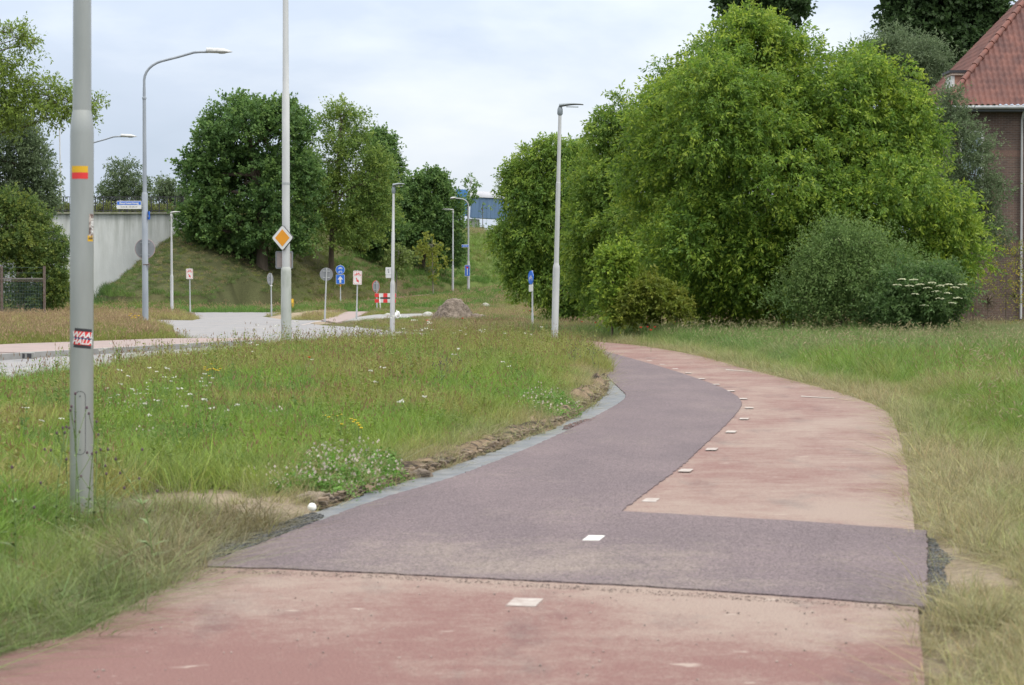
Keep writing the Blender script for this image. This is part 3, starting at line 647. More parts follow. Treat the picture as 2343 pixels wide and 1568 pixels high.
def bike_sign(px, Y, ytop, ybot, wpx, label, rz=0, lean=0, mirror=False):
    t = sign_root(px, Y, label, rz, lean, group='white signs with a red bicycle and arrow'); za, zb = zl(t, ytop), zl(t, ybot); w = wpx/PPM(Y); zc = (za+zb)/2; h = za-zb
    post(MB(), za+.03).build('post', M_galv, t)
    MB().prism(rrect(w, h, .04, 0, zc), -.065, -.045).build('plate', M_white, t)
    mb = MB(); a = rrect(w*.86, h*.90, .03, 0, zc); b = rrect(w*.81, h*.865, .025, 0, zc); n = len(a)
    mb.add([(x, -.0662, z) for x, z in a]+[(x, -.0662, z) for x, z in b], [(i, (i+1) % n, (i+1) % n+n, i+n) for i in range(n)]); mb.build('border', M_red, t)
    mb = MB(); bike(mb, 0, zc+h*.2, w*.48, -.0666); mb.build('bicycle_symbol', M_red, t)
    mb = MB(); cz = zc-h*.2; s = w*.30; pts = [(-.7, .9), (-.35, 1.05), (.12, .15), (.45, .35), (.55, -.85), (-.6, -.15), (-.25, -.02)]
    mb.prism([(x*s, cz+z*s) for x, z in pts], -.0672, -.066); mb.build('arrow', M_red, t)
    return t
bike_sign(432.5, 112, 615, 639, 15.5, 'white sign with red bicycle and arrow on the small island before the brown slope', rz=R(4), lean=R(-.6))
bike_sign(814, 101, 620, 651.5, 20, 'white sign with red bicycle and arrow, the larger one right of the blue signs', rz=R(3), lean=R(1.5))
def blue_pair():
    t = sign_root(777.5, 141, 'blue round cycle and moped sign above a blue square arrow sign', 0, R(-.2)); r = 10.6/PPM(141)
    zc = zl(t, 617.5); post(MB(), zl(t, 606)).build('post', M_galv, t)
    disc_xz(MB(), r, -.065, -.045, zc).build('round_plate', M_white, t); disc_xz(MB(), r*.94, -.068, -.0655, zc).build('blue_face', M_blue, t)
    mb = MB(); bike(mb, 0, zc+r*.27, r*.62, -.0695); mb.box((0, -.07, zc+r*.36), (r*.5, .003, r*.22)); mb.build('moped_symbol', M_white, t); mb = MB(); bike(mb, 0, zc-r*.55, r*.62, -.0695); mb.build('bicycle_symbol', M_white, t)
    z2 = zl(t, 639.5); w = 20/PPM(141)
    MB().prism(rrect(w, w*1.08, .04, 0, z2), -.065, -.045).build('square_plate', M_white, t); MB().prism(rrect(w*.93, w*1.01, .03, 0, z2), -.068, -.0655).build('blue_face', M_blue, t)
    s = w*.42; MB().prism([(x*s, z2+z*s) for x, z in [(-.25, -.95), (.25, -.95), (.25, -.05), (.75, -.05), (0, .9), (-.75, -.05), (-.25, -.05)]], -.071, -.0685).build('arrow', M_white, t)
    MB().lathe([(.045, zl(t, 656)), (.045, zl(t, 651))], 10).build('sticker', M_orange, t)
blue_pair()
def side_cycle_sign():
    t = sign_root(1218, 80, 'narrow side view of a blue cycle sign with a white plate below by the hedge', rz=R(-68), lean=R(-.4)); za, zb = zl(t, 620), zl(t, 651)
    post(MB(), za+.02).build('post', M_galv, t); r = (za-zb)/2
    disc_xz(MB(), r, -.065, -.045, (za+zb)/2).build('blue_plate', M_blue, t)
    mb = MB(); bike(mb, 0, (za+zb)/2-.04, r*.9, -.0662); mb.build('bicycle_symbol', M_white, t)
    MB().prism(rrect(.34, zb-zl(t, 668)-.02, .03, 0, (zb+zl(t, 668))/2), -.065, -.045).build('lower_plate', M_white, t)
side_cycle_sign()
def on_lamp_signs():
    # Beurtvaartweg plate on the tall arm lamp
    Y = 83.86; a = P(267, 460, Y); b = P(323.5, 478.5, Y); w = b.x-a.x; h = a.z-b.z; c = (a+b)/2
    t = empty('street_name_sign', (c.x, Y, c.z), 'blue and white street name sign on the tall curved lamp', 'street sign', rz=R(-2))
    MB().prism(rrect(w, h, .02), -.012, .012).build('plate', M_white, t)
    MB().prism(rrect(w*.965, h*.42, .01, 0, h*.215), -.0145, -.0122).build('blue_band', M_blue, t)
    m = text_mb('Beurtvaartweg', h*.36, .003, 1.13); m.v = [(x, -.0165, z+h*.215) for x, y, z in m.v]; m.build('street_name', M_white, t)
    m = text_mb('2 t/m 8 - 13 t/m 17', h*.27, .0005, 1.0); m.v = [(x, -.0145, z-h*.25) for x, y, z in m.v]; m.build('house_numbers', M_black, t)
    MB().box((w/2+.02, .0, h*.2), (.06, .02, .03)).build('bracket', M_galv, t); MB().box((w/2+.02, 0, -h*.2), (.06, .02, .03)).build('bracket', M_galv, t)
    # grey back of a big round sign on the same lamp
    c = P(331.5, 569.5, 84.15); r = 22.5/PPM(84.15)
    t = empty('traffic_sign', c, 'big grey back of a round sign clamped to the tall curved lamp', 'road sign', rz=R(6))
    disc_xz(MB(), r, .0, .02).build('plate', M_signback, t); mb = MB(); n = 32
    mb.tube([(r*math.cos(2*math.pi*k/n), .01, r*math.sin(2*math.pi*k/n)) for k in range(n+1)], .012, 6, False).build('rim', mat('dull_red_rim', (.36, .25, .25), None), t)
    MB().box((0, -.02, r*.62), (.34, .03, .035)).build('bracket', M_galv, t); MB().box((0, -.02, -r*.62), (.34, .03, .035)).build('bracket', M_galv, t)
    # small blue sign seen edge-on
    a = P(338, 493.5, 84.0); t = empty('traffic_sign', a, 'small blue cycle route sign sticking out at the right of the tall curved lamp', 'road sign', rz=R(-58))
    MB().prism(rrect(.36, .30, .02), -.01, .01).build('plate', M_blue, t); mb = MB(); bike(mb, 0, -.03, .16, -.0115); mb.build('bicycle_symbol', M_white, t)
    c = P(341, 607, 83.9); t = empty('clamp_bracket', c, 'small rusty clamp sticking out of the tall curved lamp below the round sign', 'bracket')
    MB().box((0, 0, 0), (.03, .06, .2)).build('plate', M_rust, t); MB().box((-.12, 0, .02), (.22, .03, .03)).build('strap', M_rust, t)
    # white rectangular back on lamp 896
    c = P(892, 622, 69.1); t = empty('traffic_sign', c, 'white sign with a small plate below on the lamp post beside the barrier', 'road sign', rz=R(-30)); k = 1/PPM(69)
    MB().prism(rrect(15*k, 17*k, .02, 0, 1.5*k), -.1, -.085).build('plate', M_white, t); MB().prism(rrect(14*k, 7*k, .015, 0, -11*k), -.1, -.085).build('lower_plate', M_white, t)
    MB().box((0, -.1015, 4*k), (4*k, .001, 2*k)).box((1*k, -.1015, -1*k), (3*k, .001, 3*k)).build('symbol', M_signback, t)
    # signs on the hooked lamp
    c = P(1064, 563, 159.8); t = empty('street_name_sign', c, 'small blue street name sign on the short hooked lamp', 'street sign', rz=R(-6))
    MB().prism(rrect(.5, .2, .02), -.01, .01).build('plate', M_white, t); MB().prism(rrect(.46, .15, .02), -.014, -.0105).build('blue_band', M_blue, t)
    MB().box((0, -.016, 0), (.34, .002, .03)).build('lettering', M_white, t)
    c = P(1069, 619.5, 159.7); t = empty('traffic_sign', c, 'blue dead end sign with red bar on the short hooked lamp', 'road sign', rz=R(-18)); k = 1/PPM(160)
    MB().prism(rrect(12.5*k, 26*k, .03), -.01, .01).build('plate', M_white, t); MB().prism(rrect(11*k, 24*k, .03), -.014, -.0105).build('blue_face', M_blue, t)
    MB().box((0, -.016, -2.5*k), (2.2*k, .003, 15*k)).build('white_stem', M_white, t); MB().box((0, -.017, 7*k), (5*k, .003, 4*k)).build('red_bar', M_red, t)
on_lamp_signs()

def barrier():
    Y = 126; t = sign_root(880.5, Y, 'red and white striped road barrier with two boards in the grass', rz=R(-6), name='road_barrier', cat='barrier'); k = 1/PPM(Y); w = 49*k
    for j, (a, b) in enumerate([(671.5, 680.5), (684.5, 693)]):
        za, zb = zl(t, a), zl(t, b); MB().box((0, 0, (za+zb)/2), (w, .03, za-zb), bev=.005).build('board', M_white, t)
        for i in (0, 2, 4): MB().box((-w/2+w*(i+.5)/5, -.0165, (za+zb)/2), (w/5, .004, (za-zb)*.97)).build('red_stripe', M_red, t)
    MB().box((0, .02, zl(t, 682.5)), (w*.5, .02, .09)).build('battery_box', M_black, t)
    for s in (-1, 1):
        MB().tube([(s*w*.27, -.02, zl(t, 676)), (s*w*.27+.12, -.5, -.05)], .018, 8).build('leg', M_white, t); MB().tube([(s*w*.27, .02, zl(t, 676)), (s*w*.27, .5, -.05)], .018, 8).build('leg', M_white, t)
barrier()
def marker_post():
    Y = 133; t = sign_root(668, Y, 'short yellow marker post on the sand by the mast', name='marker_post', cat='marker post', lean=R(-2)); h = zl(t, 684)
    MB().box((0, 0, h*.5-.1), (.16, .10, h+.2), bev=.03).build('body', M_yellow, t)
    MB().box((0, -.06, h*.8), (.11, .03, .22), bev=.012).build('cap_panel', mat('pale_yellow', (.75, .5, .06), None), t)
marker_post()

# ------------------------------------------------------------------ lumps, stones, litter
def blob(name, c, rad, m, seed=0, amp=.15, freq=2.5, sub=4, flat=True, peak=0.0):
    bm = bmesh.new(); bmesh.ops.create_icosphere(bm, subdivisions=sub, radius=1)
    from mathutils import noise
    off = Vector((seed*3.1, seed*1.7, seed*.9))
    for v in bm.verts:
        n = v.co.normalized(); d = 1+amp*noise.fractal(n*freq+off, .9, 2.1, 5)
        v.co = Vector((n.x*d*rad[0], n.y*d*rad[1], n.z*d*rad[2]))
        if flat and v.co.z < -.15*rad[2]: v.co.z = -.15*rad[2]
        if peak: s = max(0, v.co.z/rad[2]); v.co.x *= 1-peak*s*.6; v.co.y *= 1-peak*s*.6
    me = bpy.data.meshes.new(name); bm.to_mesh(me); bm.free(); me.materials.append(m)
    for p in me.polygons: p.use_smooth = True
    o = bpy.data.objects.new(name, me); o.location = c; COL.objects.link(o); return o
M_heap = mat('sandy_soil', (0.215, 0.18, 0.148), (0.10, 0.082, 0.068), 8, .95, bump=.09, bscale=14, spec=.1)
M_boulder = mat('pale_stone', (0.34, 0.34, 0.31), (0.24, 0.25, 0.22), 6, .9, bump=.01)
M_dirt = mat('dark_soil', (0.13, 0.10, 0.075), (0.055, 0.045, 0.04), 9, .95, bump=.03, bscale=30, spec=.1)
p = P(1036, 0, 98); o = blob('soil_heap', (p.x, 98, gz(p.x, 98)), (.95, .9, .95), M_heap, 3, .16, 2.2, 5, True, .55); tag(o, 'brown heap of loose soil dumped beside the junction', 'soil heap')
p = P(1085, 0, 99); o = blob('soil_heap', (p.x, 99, gz(p.x, 99)), (.6, .4, .28), M_heap, 8, .2, 2.5, 4); tag(o, 'low spill of soil at the right foot of the brown heap', 'soil heap')
for i, (px, py, w, lab) in enumerate([(886, 725, 20, 'half-buried pale round stone beside the lamp post and barrier'), (978, 722, 28, 'half-buried pale round stone left of the soil heap'), (1110, 710, 22, 'half-buried pale round stone right of the soil heap')]):
    Y = [112, 112, 128][i]; p = P(px, 0, Y); r = w/PPM(Y)/2; o = blob('boulder', (p.x, Y, gz(p.x, Y)+.02), (r, r, r*.85), M_boulder, i+5, .05, 1.5, 4); tag(o, lab, 'stone', 'pale round stones on the far verge')
p = P(907, 0, 104); o = blob('plastic_bag', (p.x, 104, gz(p.x, 104)+.1), (.16, .12, .26), M_white, 12, .55, 2.2, 4, True); tag(o, 'white crumpled bag lying by the lamp post near the kerb', 'bag')
p = P(382, 0, 122); o = blob('asphalt_lump', (p.x, 121.2, gz(p.x, 121)+.04), (.55, .35, .17), M_black, 14, .3, 2, 4); tag(o, 'dark asphalt lump at the foot of the thin white lamp', 'rubble')
c = Vector(G(719, 1172)); o = blob('ball', (c.x-.02, c.y+.04, .03), (.031, .031, .031), mat('white_ball', (.78, .79, .74), None, rough=.35), 1, .0, 1, 4, False); tag(o, 'small white ball lying at the edge of the new asphalt', 'ball')
for px, py, rx, rz_, s, lab in [(1195, 888, .16, .15, 1, 'upright clod of dry sandy soil in the field near the bend'), (1240, 893, .24, .09, 2, 'flat spill of sandy soil beside the upright clod'), (715, 1150, .15, .075, 3, 'rounded sandy clod just behind the white ball'), (955, 1092, .15, .095, 4, 'brown broken clod on the edge midway along the bitumen strip')]:
    c = Vector(G(px, py)); o = blob('soil_clod', (c.x, c.y+.1, gz(c.x, c.y+.1)), (rx, rx*.8, rz_), mat('sandy_clod', (.25, .205, .16), (.15, .12, .09), 12, .95, bump=.03, bscale=25) if s != 4 else M_heap, s+20, .35, 2.2, 4); tag(o, lab, 'soil clod', 'clods of soil along the asphalt edge')
# torn soil bank along the strip
def bank():
    pts = smooth_line([G(*q) for q in [(735, 1160), (800, 1135), (860, 1118), (930, 1092), (1000, 1072), (1100, 1038), (1200, 1000), (1262, 978), (1310, 953), (1345, 925), (1366, 908), (1388, 885), (1384, 868), (1376, 855)]], 14); V = []; Q = []; m = 12
    for i, q in enumerate(pts):
        a = Vector(pts[max(i-1, 0)]); b = Vector(pts[min(i+1, len(pts)-1)]); t = (b-a).normalized(); n = Vector((-t.y, t.x))
        for j in range(m+1):
            u = j/m; d = -.03+.50*u; X = q[0]+n.x*d; Yy = q[1]+n.y*d
            f = float(fbm(np.array([X*6]), np.array([Yy*3]), 4)[0]); big = float(fbm(np.array([X*1.3+4]), np.array([Yy*.9]), 2)[0])
            prof = math.sin(min(u*2.1, 1)*math.pi/2)*(1-u**3)
            tp = min(1, i/50, (len(pts)-1-i)/30); z = -.03+prof*tp*(.07+.26*max(0, f-.25)*(.25+2.3*max(0, big-.3))) ; V.append((X+.08*(f-.5), Yy+.1*(f-.5), z+.02*(1-u)))
    for i in range(len(pts)-1):
        for j in range(m): a = i*(m+1)+j; Q.append((a, a+1, a+m+2, a+m+1))
    o = np_obj('soil_bank', V, Q, mat('torn_soil', (0.20, 0.15, 0.10), (0.03, 0.024, 0.02), 6.5, .95, bump=.05, bscale=22, world=True, ramp=(.42, .62), spec=.1), smooth=True)
    tag(o, 'torn dark soil edge along the bitumen strip', 'soil', kind='stuff')
bank()
# loose asphalt crumbs
def crumbs(name, label, poly_px, n, smin, smax, m, z=.0):
    poly = [G(*q) for q in poly_px]; x0, x1 = min(p[0] for p in poly), max(p[0] for p in poly); y0, y1 = min(p[1] for p in poly), max(p[1] for p in poly)
    V = []; Q = []; c = 0
    while c < n:
        x, y = rng.uniform(x0, x1), rng.uniform(y0, y1)
        if not inpoly(np.array([x]), np.array([y]), poly)[0]: continue
        s = smin+(smax-smin)*rng.random()**3; k = len(V); d = rng.normal(0, .25, (8, 3))
        for q, (a, b, e) in enumerate([(-1, -1, -1), (1, -1, -1), (1, 1, -1), (-1, 1, -1), (-1, -1, 1), (1, -1, 1), (1, 1, 1), (-1, 1, 1)]): V.append((x+s*(a*.7+d[q, 0]), y+s*(b*.9+d[q, 1]), z+s*.5*(1+e*.7+d[q, 2])))
        Q += [(k, k+1, k+5, k+4), (k+1, k+2, k+6, k+5), (k+2, k+3, k+7, k+6), (k+3, k, k+4, k+7), (k+4, k+5, k+6, k+7)]; c += 1
    tag(np_obj(name, V, Q, m), label, 'rubble', kind='stuff')
M_bitcr = mat('black_crumbs', (.022, .024, .028), (.05, .055, .06), 20, .6, world=True)
crumbs('bitumen_crumbs', 'black bitumen crumbs along the lower left edge of the new asphalt', [(450, 1296), (520, 1272), (620, 1238), (700, 1204), (745, 1180), (715, 1172), (600, 1208), (520, 1238), (425, 1284)], 5200, .003, .012, M_bitcr, -.006)
crumbs('asphalt_crumbs', 'dark crumbs of broken asphalt beside the right end of the new strip', [(2119, 1222), (2140, 1228), (2150, 1250), (2190, 1272), (2160, 1290), (2165, 1320), (2205, 1350), (2180, 1372), (2150, 1392), (2119, 1392)], 3600, .002, .009, mat('blue_black_crumbs', (.035, .04, .045), (.10, .105, .11), 14, .7, world=True), -.018)
crumbs('soil_crumbs', 'brown broken lumps of soil along the torn verge edge', [(735, 1168), (860, 1120), (1000, 1075), (1100, 1041), (1200, 1001), (1262, 980), (1310, 955), (1366, 916), (1390, 890), (1383, 858), (1366, 880), (1340, 915), (1300, 935), (1240, 965), (1180, 985), (1090, 1022), (990, 1058), (850, 1100), (740, 1145)], 2600, .008, .045, mat('soil_lumps', (.20, .15, .10), (.045, .035, .028), 9, .95, world=True), .02)
crumbs('loose_asphalt', 'purple asphalt crumbs spilled on the bitumen strip near the bend', [(1290, 975), (1330, 962), (1365, 958), (1345, 968), (1310, 980), (1285, 985)], 500, .004, .014, mat('purple_crumbs', (.10, .06, .06), (.16, .10, .10), 20, .8, world=True), .0)
crumbs('seam_sand', 'sand and fine grit gathered along the seam of the new asphalt', [(446, 1300), (900, 1317), (1200, 1333), (1850, 1373), (2110, 1393), (2100, 1402), (1850, 1384), (1200, 1343), (900, 1326), (446, 1310)], 1500, .002, .006, mat('sand_grit', (.24, .19, .16), (.13, .10, .09), 9, .9, world=True), .001)
crumbs('grit', 'fine grit and small stones scattered over the old red asphalt', [(100, 1560), (600, 1320), (1200, 1345), (2090, 1395), (2095, 1560)], 260, .002, .007, mat('grit', (.36, .30, .26), (.12, .10, .09), 3, .9, world=True), .001)

# ------------------------------------------------------------------ retaining wall, railing, blue bridge
def wallmat():
    m = mat('stained_concrete', (0.60, 0.615, 0.605), (0.47, 0.49, 0.485), .5, .9, bump=.01, bscale=12, world=True, stretch=(1, 1, .5)); nt = m.node_tree; b = nt.nodes['Principled BSDF']; N = nt.nodes.new; L = nt.links.new
    g = N('ShaderNodeNewGeometry').outputs['Position']; mp = N('ShaderNodeMapping'); mp.inputs['Scale'].default_value = (1.1, .1, .12); L(g, mp.inputs[0]); n = N('ShaderNodeTexNoise'); n.inputs['Scale'].default_value = 1.6; n.inputs['Detail'].default_value = 7; n.inputs['Roughness'].default_value = .65; L(mp.outputs[0], n.inputs['Vector'])
    r = N('ShaderNodeValToRGB'); L(n.outputs[0], r.inputs[0]); r.color_ramp.elements[0].position = .36; r.color_ramp.elements[0].color = (.55, .56, .52, 1); r.color_ramp.elements[1].position = .58; r.color_ramp.elements[1].color = (1, 1, 1, 1)
    s = N('ShaderNodeSeparateXYZ'); L(g, s.inputs[0]); mr = N('ShaderNodeMapRange'); L(s.outputs[2], mr.inputs[0]); mr.inputs[1].default_value = 1.2; mr.inputs[2].default_value = 6.2
    mx = N('ShaderNodeMix'); mx.data_type = 'RGBA'; mx.blend_type = 'MULTIPLY'; L(mr.outputs[0], mx.inputs[0]); src = b.inputs['Base Color'].links[0].from_socket; L(src, mx.inputs[6]); L(r.outputs[0], mx.inputs[7]); L(mx.outputs[2], b.inputs['Base Color']); return m
M_wall = wallmat()
def viaduct():
    t = empty('retaining_wall', (-24, 150, 0), 'pale stained concrete retaining wall of the viaduct at the left', 'wall')
    MB().box((0, 0, 3.1), (11.4, .9, 6.2)).build('wall_face', M_wall, t)
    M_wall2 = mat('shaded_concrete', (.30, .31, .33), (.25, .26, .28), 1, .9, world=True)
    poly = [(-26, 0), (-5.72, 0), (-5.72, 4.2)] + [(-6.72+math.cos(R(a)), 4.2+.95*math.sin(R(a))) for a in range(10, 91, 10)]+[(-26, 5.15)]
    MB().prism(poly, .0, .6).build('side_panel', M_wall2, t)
    MB().box((-15.8, .1, 5.75), (20.2, 1.1, .9)).build('deck_edge', M_wall, t)
    MB().box((-10.1, -.05, 6.26), (31.6, 1.2, .12)).build('coping', mat('mossy_coping', (.16, .17, .10), (.26, .26, .22), 3, .9, world=True), t)
    r = empty('railing', (-40, 149.7, 6.32), 'black metal railing along the top of the viaduct wall', 'railing')
    MB().box((14, 0, 1.0), (28+.2, .06, .05)).build('top_rail', M_black, r); MB().box((14, 0, .1), (28, .05, .04)).build('bottom_rail', M_black, r)
    pm = None; bal = MB()
    for i in range(54):
        x = i*.525
        if pm is None: po = MB().box((0, 0, .5), (.075, .075, 1.0)).build('post', M_black, r); pm = po.data
        else: po = bpy.data.objects.new('post', pm); COL.objects.link(po); po.parent = r
        po.location = (x, 0, 0)
        for j in (1, 2, 3): bal.box((x+.131*j, 0, .55), (.022, .022, .88))
    bal.build('balusters', M_black, r)
viaduct()
def blue_bridge():
    Y = 262; k = 1/PPM(Y); a = P(1037, 434, Y); t = empty('covered_bridge', (a.x, Y, 5.9), 'blue clad covered bridge with grey rounded roof on pillars beyond the embankment', 'bridge', rz=R(7))
    t.rotation_euler = (0, R(3.2), R(-4)); L_ = 30; zt = a.z-5.9; h = 2.85
    mb = MB(); Mb = mat('blue_cladding', (0.11, 0.185, 0.31), (0.09, 0.155, 0.27), .6, .6, stretch=(4, 1, .4)); Md = mat('deep_blue', (.05, .17, .42), None)
    mb.box((L_/2+1.2, 1.5, zt-h/2-.55), (L_-1, 3, h-.55))
    for i in range(60): mb.box((1.9+i*.45, -.03, zt-h/2-.55), (.08, .06, h-.6))
    mb.build('cladding', Mb, t)
    MB().box((.6, 1.5, zt-h/2-.0), (1.3, 3.2, h+.1)).build('end_panel', Md, t)
    mb = MB(); n = 10; prof = [(1.5-1.65*math.cos(math.pi*q/n), zt-.75+.75*math.sin(math.pi*q/n)) for q in range(n+1)]
    mb.add([(x, y, z) for x in (1.25, L_+1) for y, z in prof], [(q, q+1, q+n+2, q+n+1) for q in range(n)]+[tuple(range(n+1)), tuple(range(n+1, 2*n+2))], True); mb.build('roof', mat('grey_roof', (.33, .34, .37), (.28, .29, .32), 1, .6), t)
    for x in (1.7, 2.2, 5.7, 12.0): MB().box((x, 1.5, -.2), (.9 if x != 1.7 else .5, 1.6, zt*2-h*2-.6 if False else 2*(zt-h-.5)+.6)).build('pillar', M_concrete, t)
blue_bridge()
def van():
    p = P(1183, 522, 214); t = empty('white_van', (p.x+.5, 214, gz(p.x, 214)), 'white van partly hidden by the trees on top of the embankment', 'van', rz=R(10)); 
    MB().box((0, 0, .95), (2.0, 4.5, .9), bev=.12).box((0, .4, 1.6), (1.8, 3.2, .8), bev=.15).build('body', M_white, t)
    MB().box((0, -1.24, 1.62), (1.5, .06, .5)).build('windscreen', M_black, t); MB().box((0, -2.27, .95), (1.2, .04, .3)).build('grille', M_black, t)
    for x in (-.9, .9):
        for y in (-1.4, 1.4): MB().lathe([(.001, -.1), (.33, -.1), (.35, 0), (.33, .1), (.001, .1)], 18, Matrix.Translation((x, y, .33)) @ Matrix.Rotation(R(90), 4, 'Y')).build('wheel', M_black, t)
van()

# ------------------------------------------------------------------ wire fence at the left
def wire_fence():
    Y = 98; t = empty('wire_fence', (P(98, 0, Y).x, Y, gz(P(98, 0, Y).x, Y)), 'brown wire mesh fence with post in front of the bushes', 'fence', rz=R(-4)); zt = zl(t, 609)
    W_ = 6.0; rail = zl(t, 638)
    for i, x in enumerate((0, -1.87, -3.9, -W_)): MB().box((x, 0, zt/2-.2), (.09, .09, zt+.4)).build('post', M_rust, t)
    MB().box((-W_/2, 0, rail), (W_, .07, .06)).build('top_rail', mat('pale_rail', (.16, .145, .13), None), t)
    MB().box((-W_/2, -.01, rail-.1), (W_, .03, .03)).build('under_rail', M_rust, t)
    mb = MB()
    for i in range(86): mb.box((-.05-i*.07, 0, rail/2), (.008, .008, rail))
    for j in range(12): mb.box((-W_/2, .008, .1+j*rail/12), (W_, .008, .008))
    for zz in (rail+.25, zt-.06): mb.box((-W_/2, 0, zz), (W_, .012, .012))
    mb.build('wire_mesh', mat('green_wire', (.06, .10, .09), None), t)
wire_fence()

# ------------------------------------------------------------------ house
def brickmat():
    m = bpy.data.materials.new('dark_brick'); m.use_nodes = True; nt = m.node_tree; b = nt.nodes['Principled BSDF']; N = nt.nodes.new; L = nt.links.new
    g = N('ShaderNodeNewGeometry').outputs['Position']; s = N('ShaderNodeSeparateXYZ'); L(g, s.inputs[0]); ad = N('ShaderNodeMath'); L(s.outputs[0], ad.inputs[0]); L(s.outputs[1], ad.inputs[1]); c = N('ShaderNodeCombineXYZ'); L(ad.outputs[0], c.inputs[0]); L(s.outputs[2], c.inputs[1])
    bt = N('ShaderNodeTexBrick'); L(c.outputs[0], bt.inputs['Vector']); bt.inputs['Scale'].default_value = 1; bt.inputs['Brick Width'].default_value = .22; bt.inputs['Row Height'].default_value = .065; bt.inputs['Mortar Size'].default_value = .008
    bt.inputs['Color1'].default_value = (.095, .060, .047, 1); bt.inputs['Color2'].default_value = (.06, .04, .034, 1); bt.inputs['Mortar'].default_value = (.12, .105, .095, 1)
    n = N('ShaderNodeTexNoise'); n.inputs['Scale'].default_value = 1.2; n.inputs['Detail'].default_value = 5; L(g, n.inputs['Vector']); r = N('ShaderNodeValToRGB'); L(n.outputs[0], r.inputs[0]); r.color_ramp.elements[0].color = (.75, .75, .75, 1); r.color_ramp.elements[1].color = (1.3, 1.25, 1.2, 1); r.color_ramp.elements[0].position = .3; r.color_ramp.elements[1].position = .7
    mx = N('ShaderNodeMix'); mx.data_type = 'RGBA'; mx.blend_type = 'MULTIPLY'; mx.inputs[0].default_value = 1; L(bt.outputs[0], mx.inputs[6]); L(r.outputs[0], mx.inputs[7]); L(mx.outputs[2], b.inputs['Base Color']); b.inputs['Roughness'].default_value = .9; return m
def house():
    Y = 85; X0 = P(2190, 0, Y).x; t = empty('brick_house', (X0, Y, 0), 'dark brick house with red tiled hip roof at the right edge', 'house'); MBk = brickmat()
    WX, WY, ez = 11.0, 9.0, 8.05; wx0, wx1 = P(2197, 0, Y).x-X0, P(2253, 0, Y).x-X0; wz1, wz0 = P(0, 299, Y).z, P(0, 449, Y).z
    mb = MB()      # front wall with window hole
    mb.box((wx0/2, .15, ez/2), (wx0, .3, ez)); mb.box(((wx1+WX)/2, .15, ez/2), (WX-wx1, .3, ez)); mb.box(((wx0+wx1)/2, .15, wz0/2), (wx1-wx0, .3, wz0)); mb.box(((wx0+wx1)/2, .15, (wz1+ez)/2), (wx1-wx0, .3, ez-wz1))
    mb.box((.15, WY/2+.3, ez/2), (.3, WY, ez)); mb.box((WX-.15, WY/2+.3, ez/2), (.3, WY, ez)); mb.box((WX/2, WY+.15, ez/2), (WX-.6, .3, ez)); mb.build('wall', MBk, t)
    for zc, hh in ((P(0, 352, Y).z, .24), (P(0, 560, Y).z, .24)):
        mb = MB(); n = int((WX-wx1)/.075)
        for i in range(n): mb.box((wx1+.06+i*.075, .0, zc), (.062, .02, hh))
        mb.build('soldier_course', mat('brick_band', (.12, .075, .06), (.16, .10, .08), 30, .9), t)
    w = MB(); 
    for x in (wx0+.05, wx1-.05): w.box((x, .1, (wz0+wz1)/2), (.1, .12, wz1-wz0))
    for z in (wz0+.05, wz1-.05, wz0+(wz1-wz0)*.62): w.box(((wx0+wx1)/2, .1, z), (wx1-wx0-.2, .12, .1))
    f = w.build('window_frame', M_white, t); MB().box(((wx0+wx1)/2, .13, (wz0+wz1)/2), (wx1-wx0-.1, .02, wz1-wz0-.1)).build('pane', mat('window_glass', (.20, .26, .30), None, rough=.1), f)
    MB().box(((wx0+wx1)/2, -.03, wz0-.04), (wx1-wx0+.1, .18, .08)).build('sill', M_kerb, f)
    MB().box((WX/2, -.22, ez+.02), (WX+1.0, .5, .14)).box((-.25, WY/2, ez+.02), (.48, WY, .14)).build('soffit', mat('dark_fascia', (.035, .045, .05), (.05, .06, .065), 5, .6), t)
    MB().tube([(-.55, -.52, ez+.10), (WX+.5, -.52, ez+.10)], .075, 10).tube([(-.55, -.52, ez+.10), (-.55, WY, ez+.10)], .075, 10).build('gutter', M_galv, t)
    dx = P(2338, 0, Y).x-X0; MB().tube([(dx, -.45, ez+.05), (dx, -.08, ez-.35), (dx, -.08, .3)], .045, 10).build('downpipe', M_pole_w, t)
    # roof: tiled slopes
    ox, oy, oz = -.55, -.55, ez+.17; pit = R(48.5); cp, sp = math.cos(pit), math.sin(pit); depth = WY+1.1; run = depth/2
    M_tile = mat('red_roof_tiles', (0.075, 0.030, 0.026), (0.15, 0.058, 0.043), 2.2, .75, detail=8, ramp=(.35, .7))
    def slope(name, uvec, org, length, clipr):
        cu, rv = .055, .0825; nu = int(length/cu); nv = int((run/cp)/rv); u = np.arange(nu+1)*cu; v = np.arange(nv+1)*rv
        U, Vv = np.meshgrid(u, v); row = Vv/.33; saw = (1-(row-np.floor(row)))*.035; hgt = .040*np.sin(2*np.pi*U/.22)+.01*np.sin(4*np.pi*U/.22)+saw
        if uvec == 'x': X = org[0]+U; Yv = org[1]+Vv*cp-hgt*sp
        else: X = org[0]+Vv*cp-hgt*sp; Yv = org[1]+U
        Z = org[2]+Vv*sp+hgt*cp; A = np.stack([X, Yv, Z], -1).reshape(-1, 3); idx = np.arange(A.shape[0]).reshape(nv+1, nu+1)
        q = np.stack([idx[:-1, :-1], idx[:-1, 1:], idx[1:, 1:], idx[1:, :-1]], -1); cu_, cv_ = U[:-1, :-1]+cu/2, Vv[:-1, :-1]*cp
        keep = (cu_ >= cv_-.02) & (length-cu_ >= cv_-.02); return np_obj(name, A, q[keep], M_tile, t, smooth=True)
    slope('roof', 'x', (ox, oy, oz), WX+1.1, True)['label'] = 'front slope of the red tiled roof'
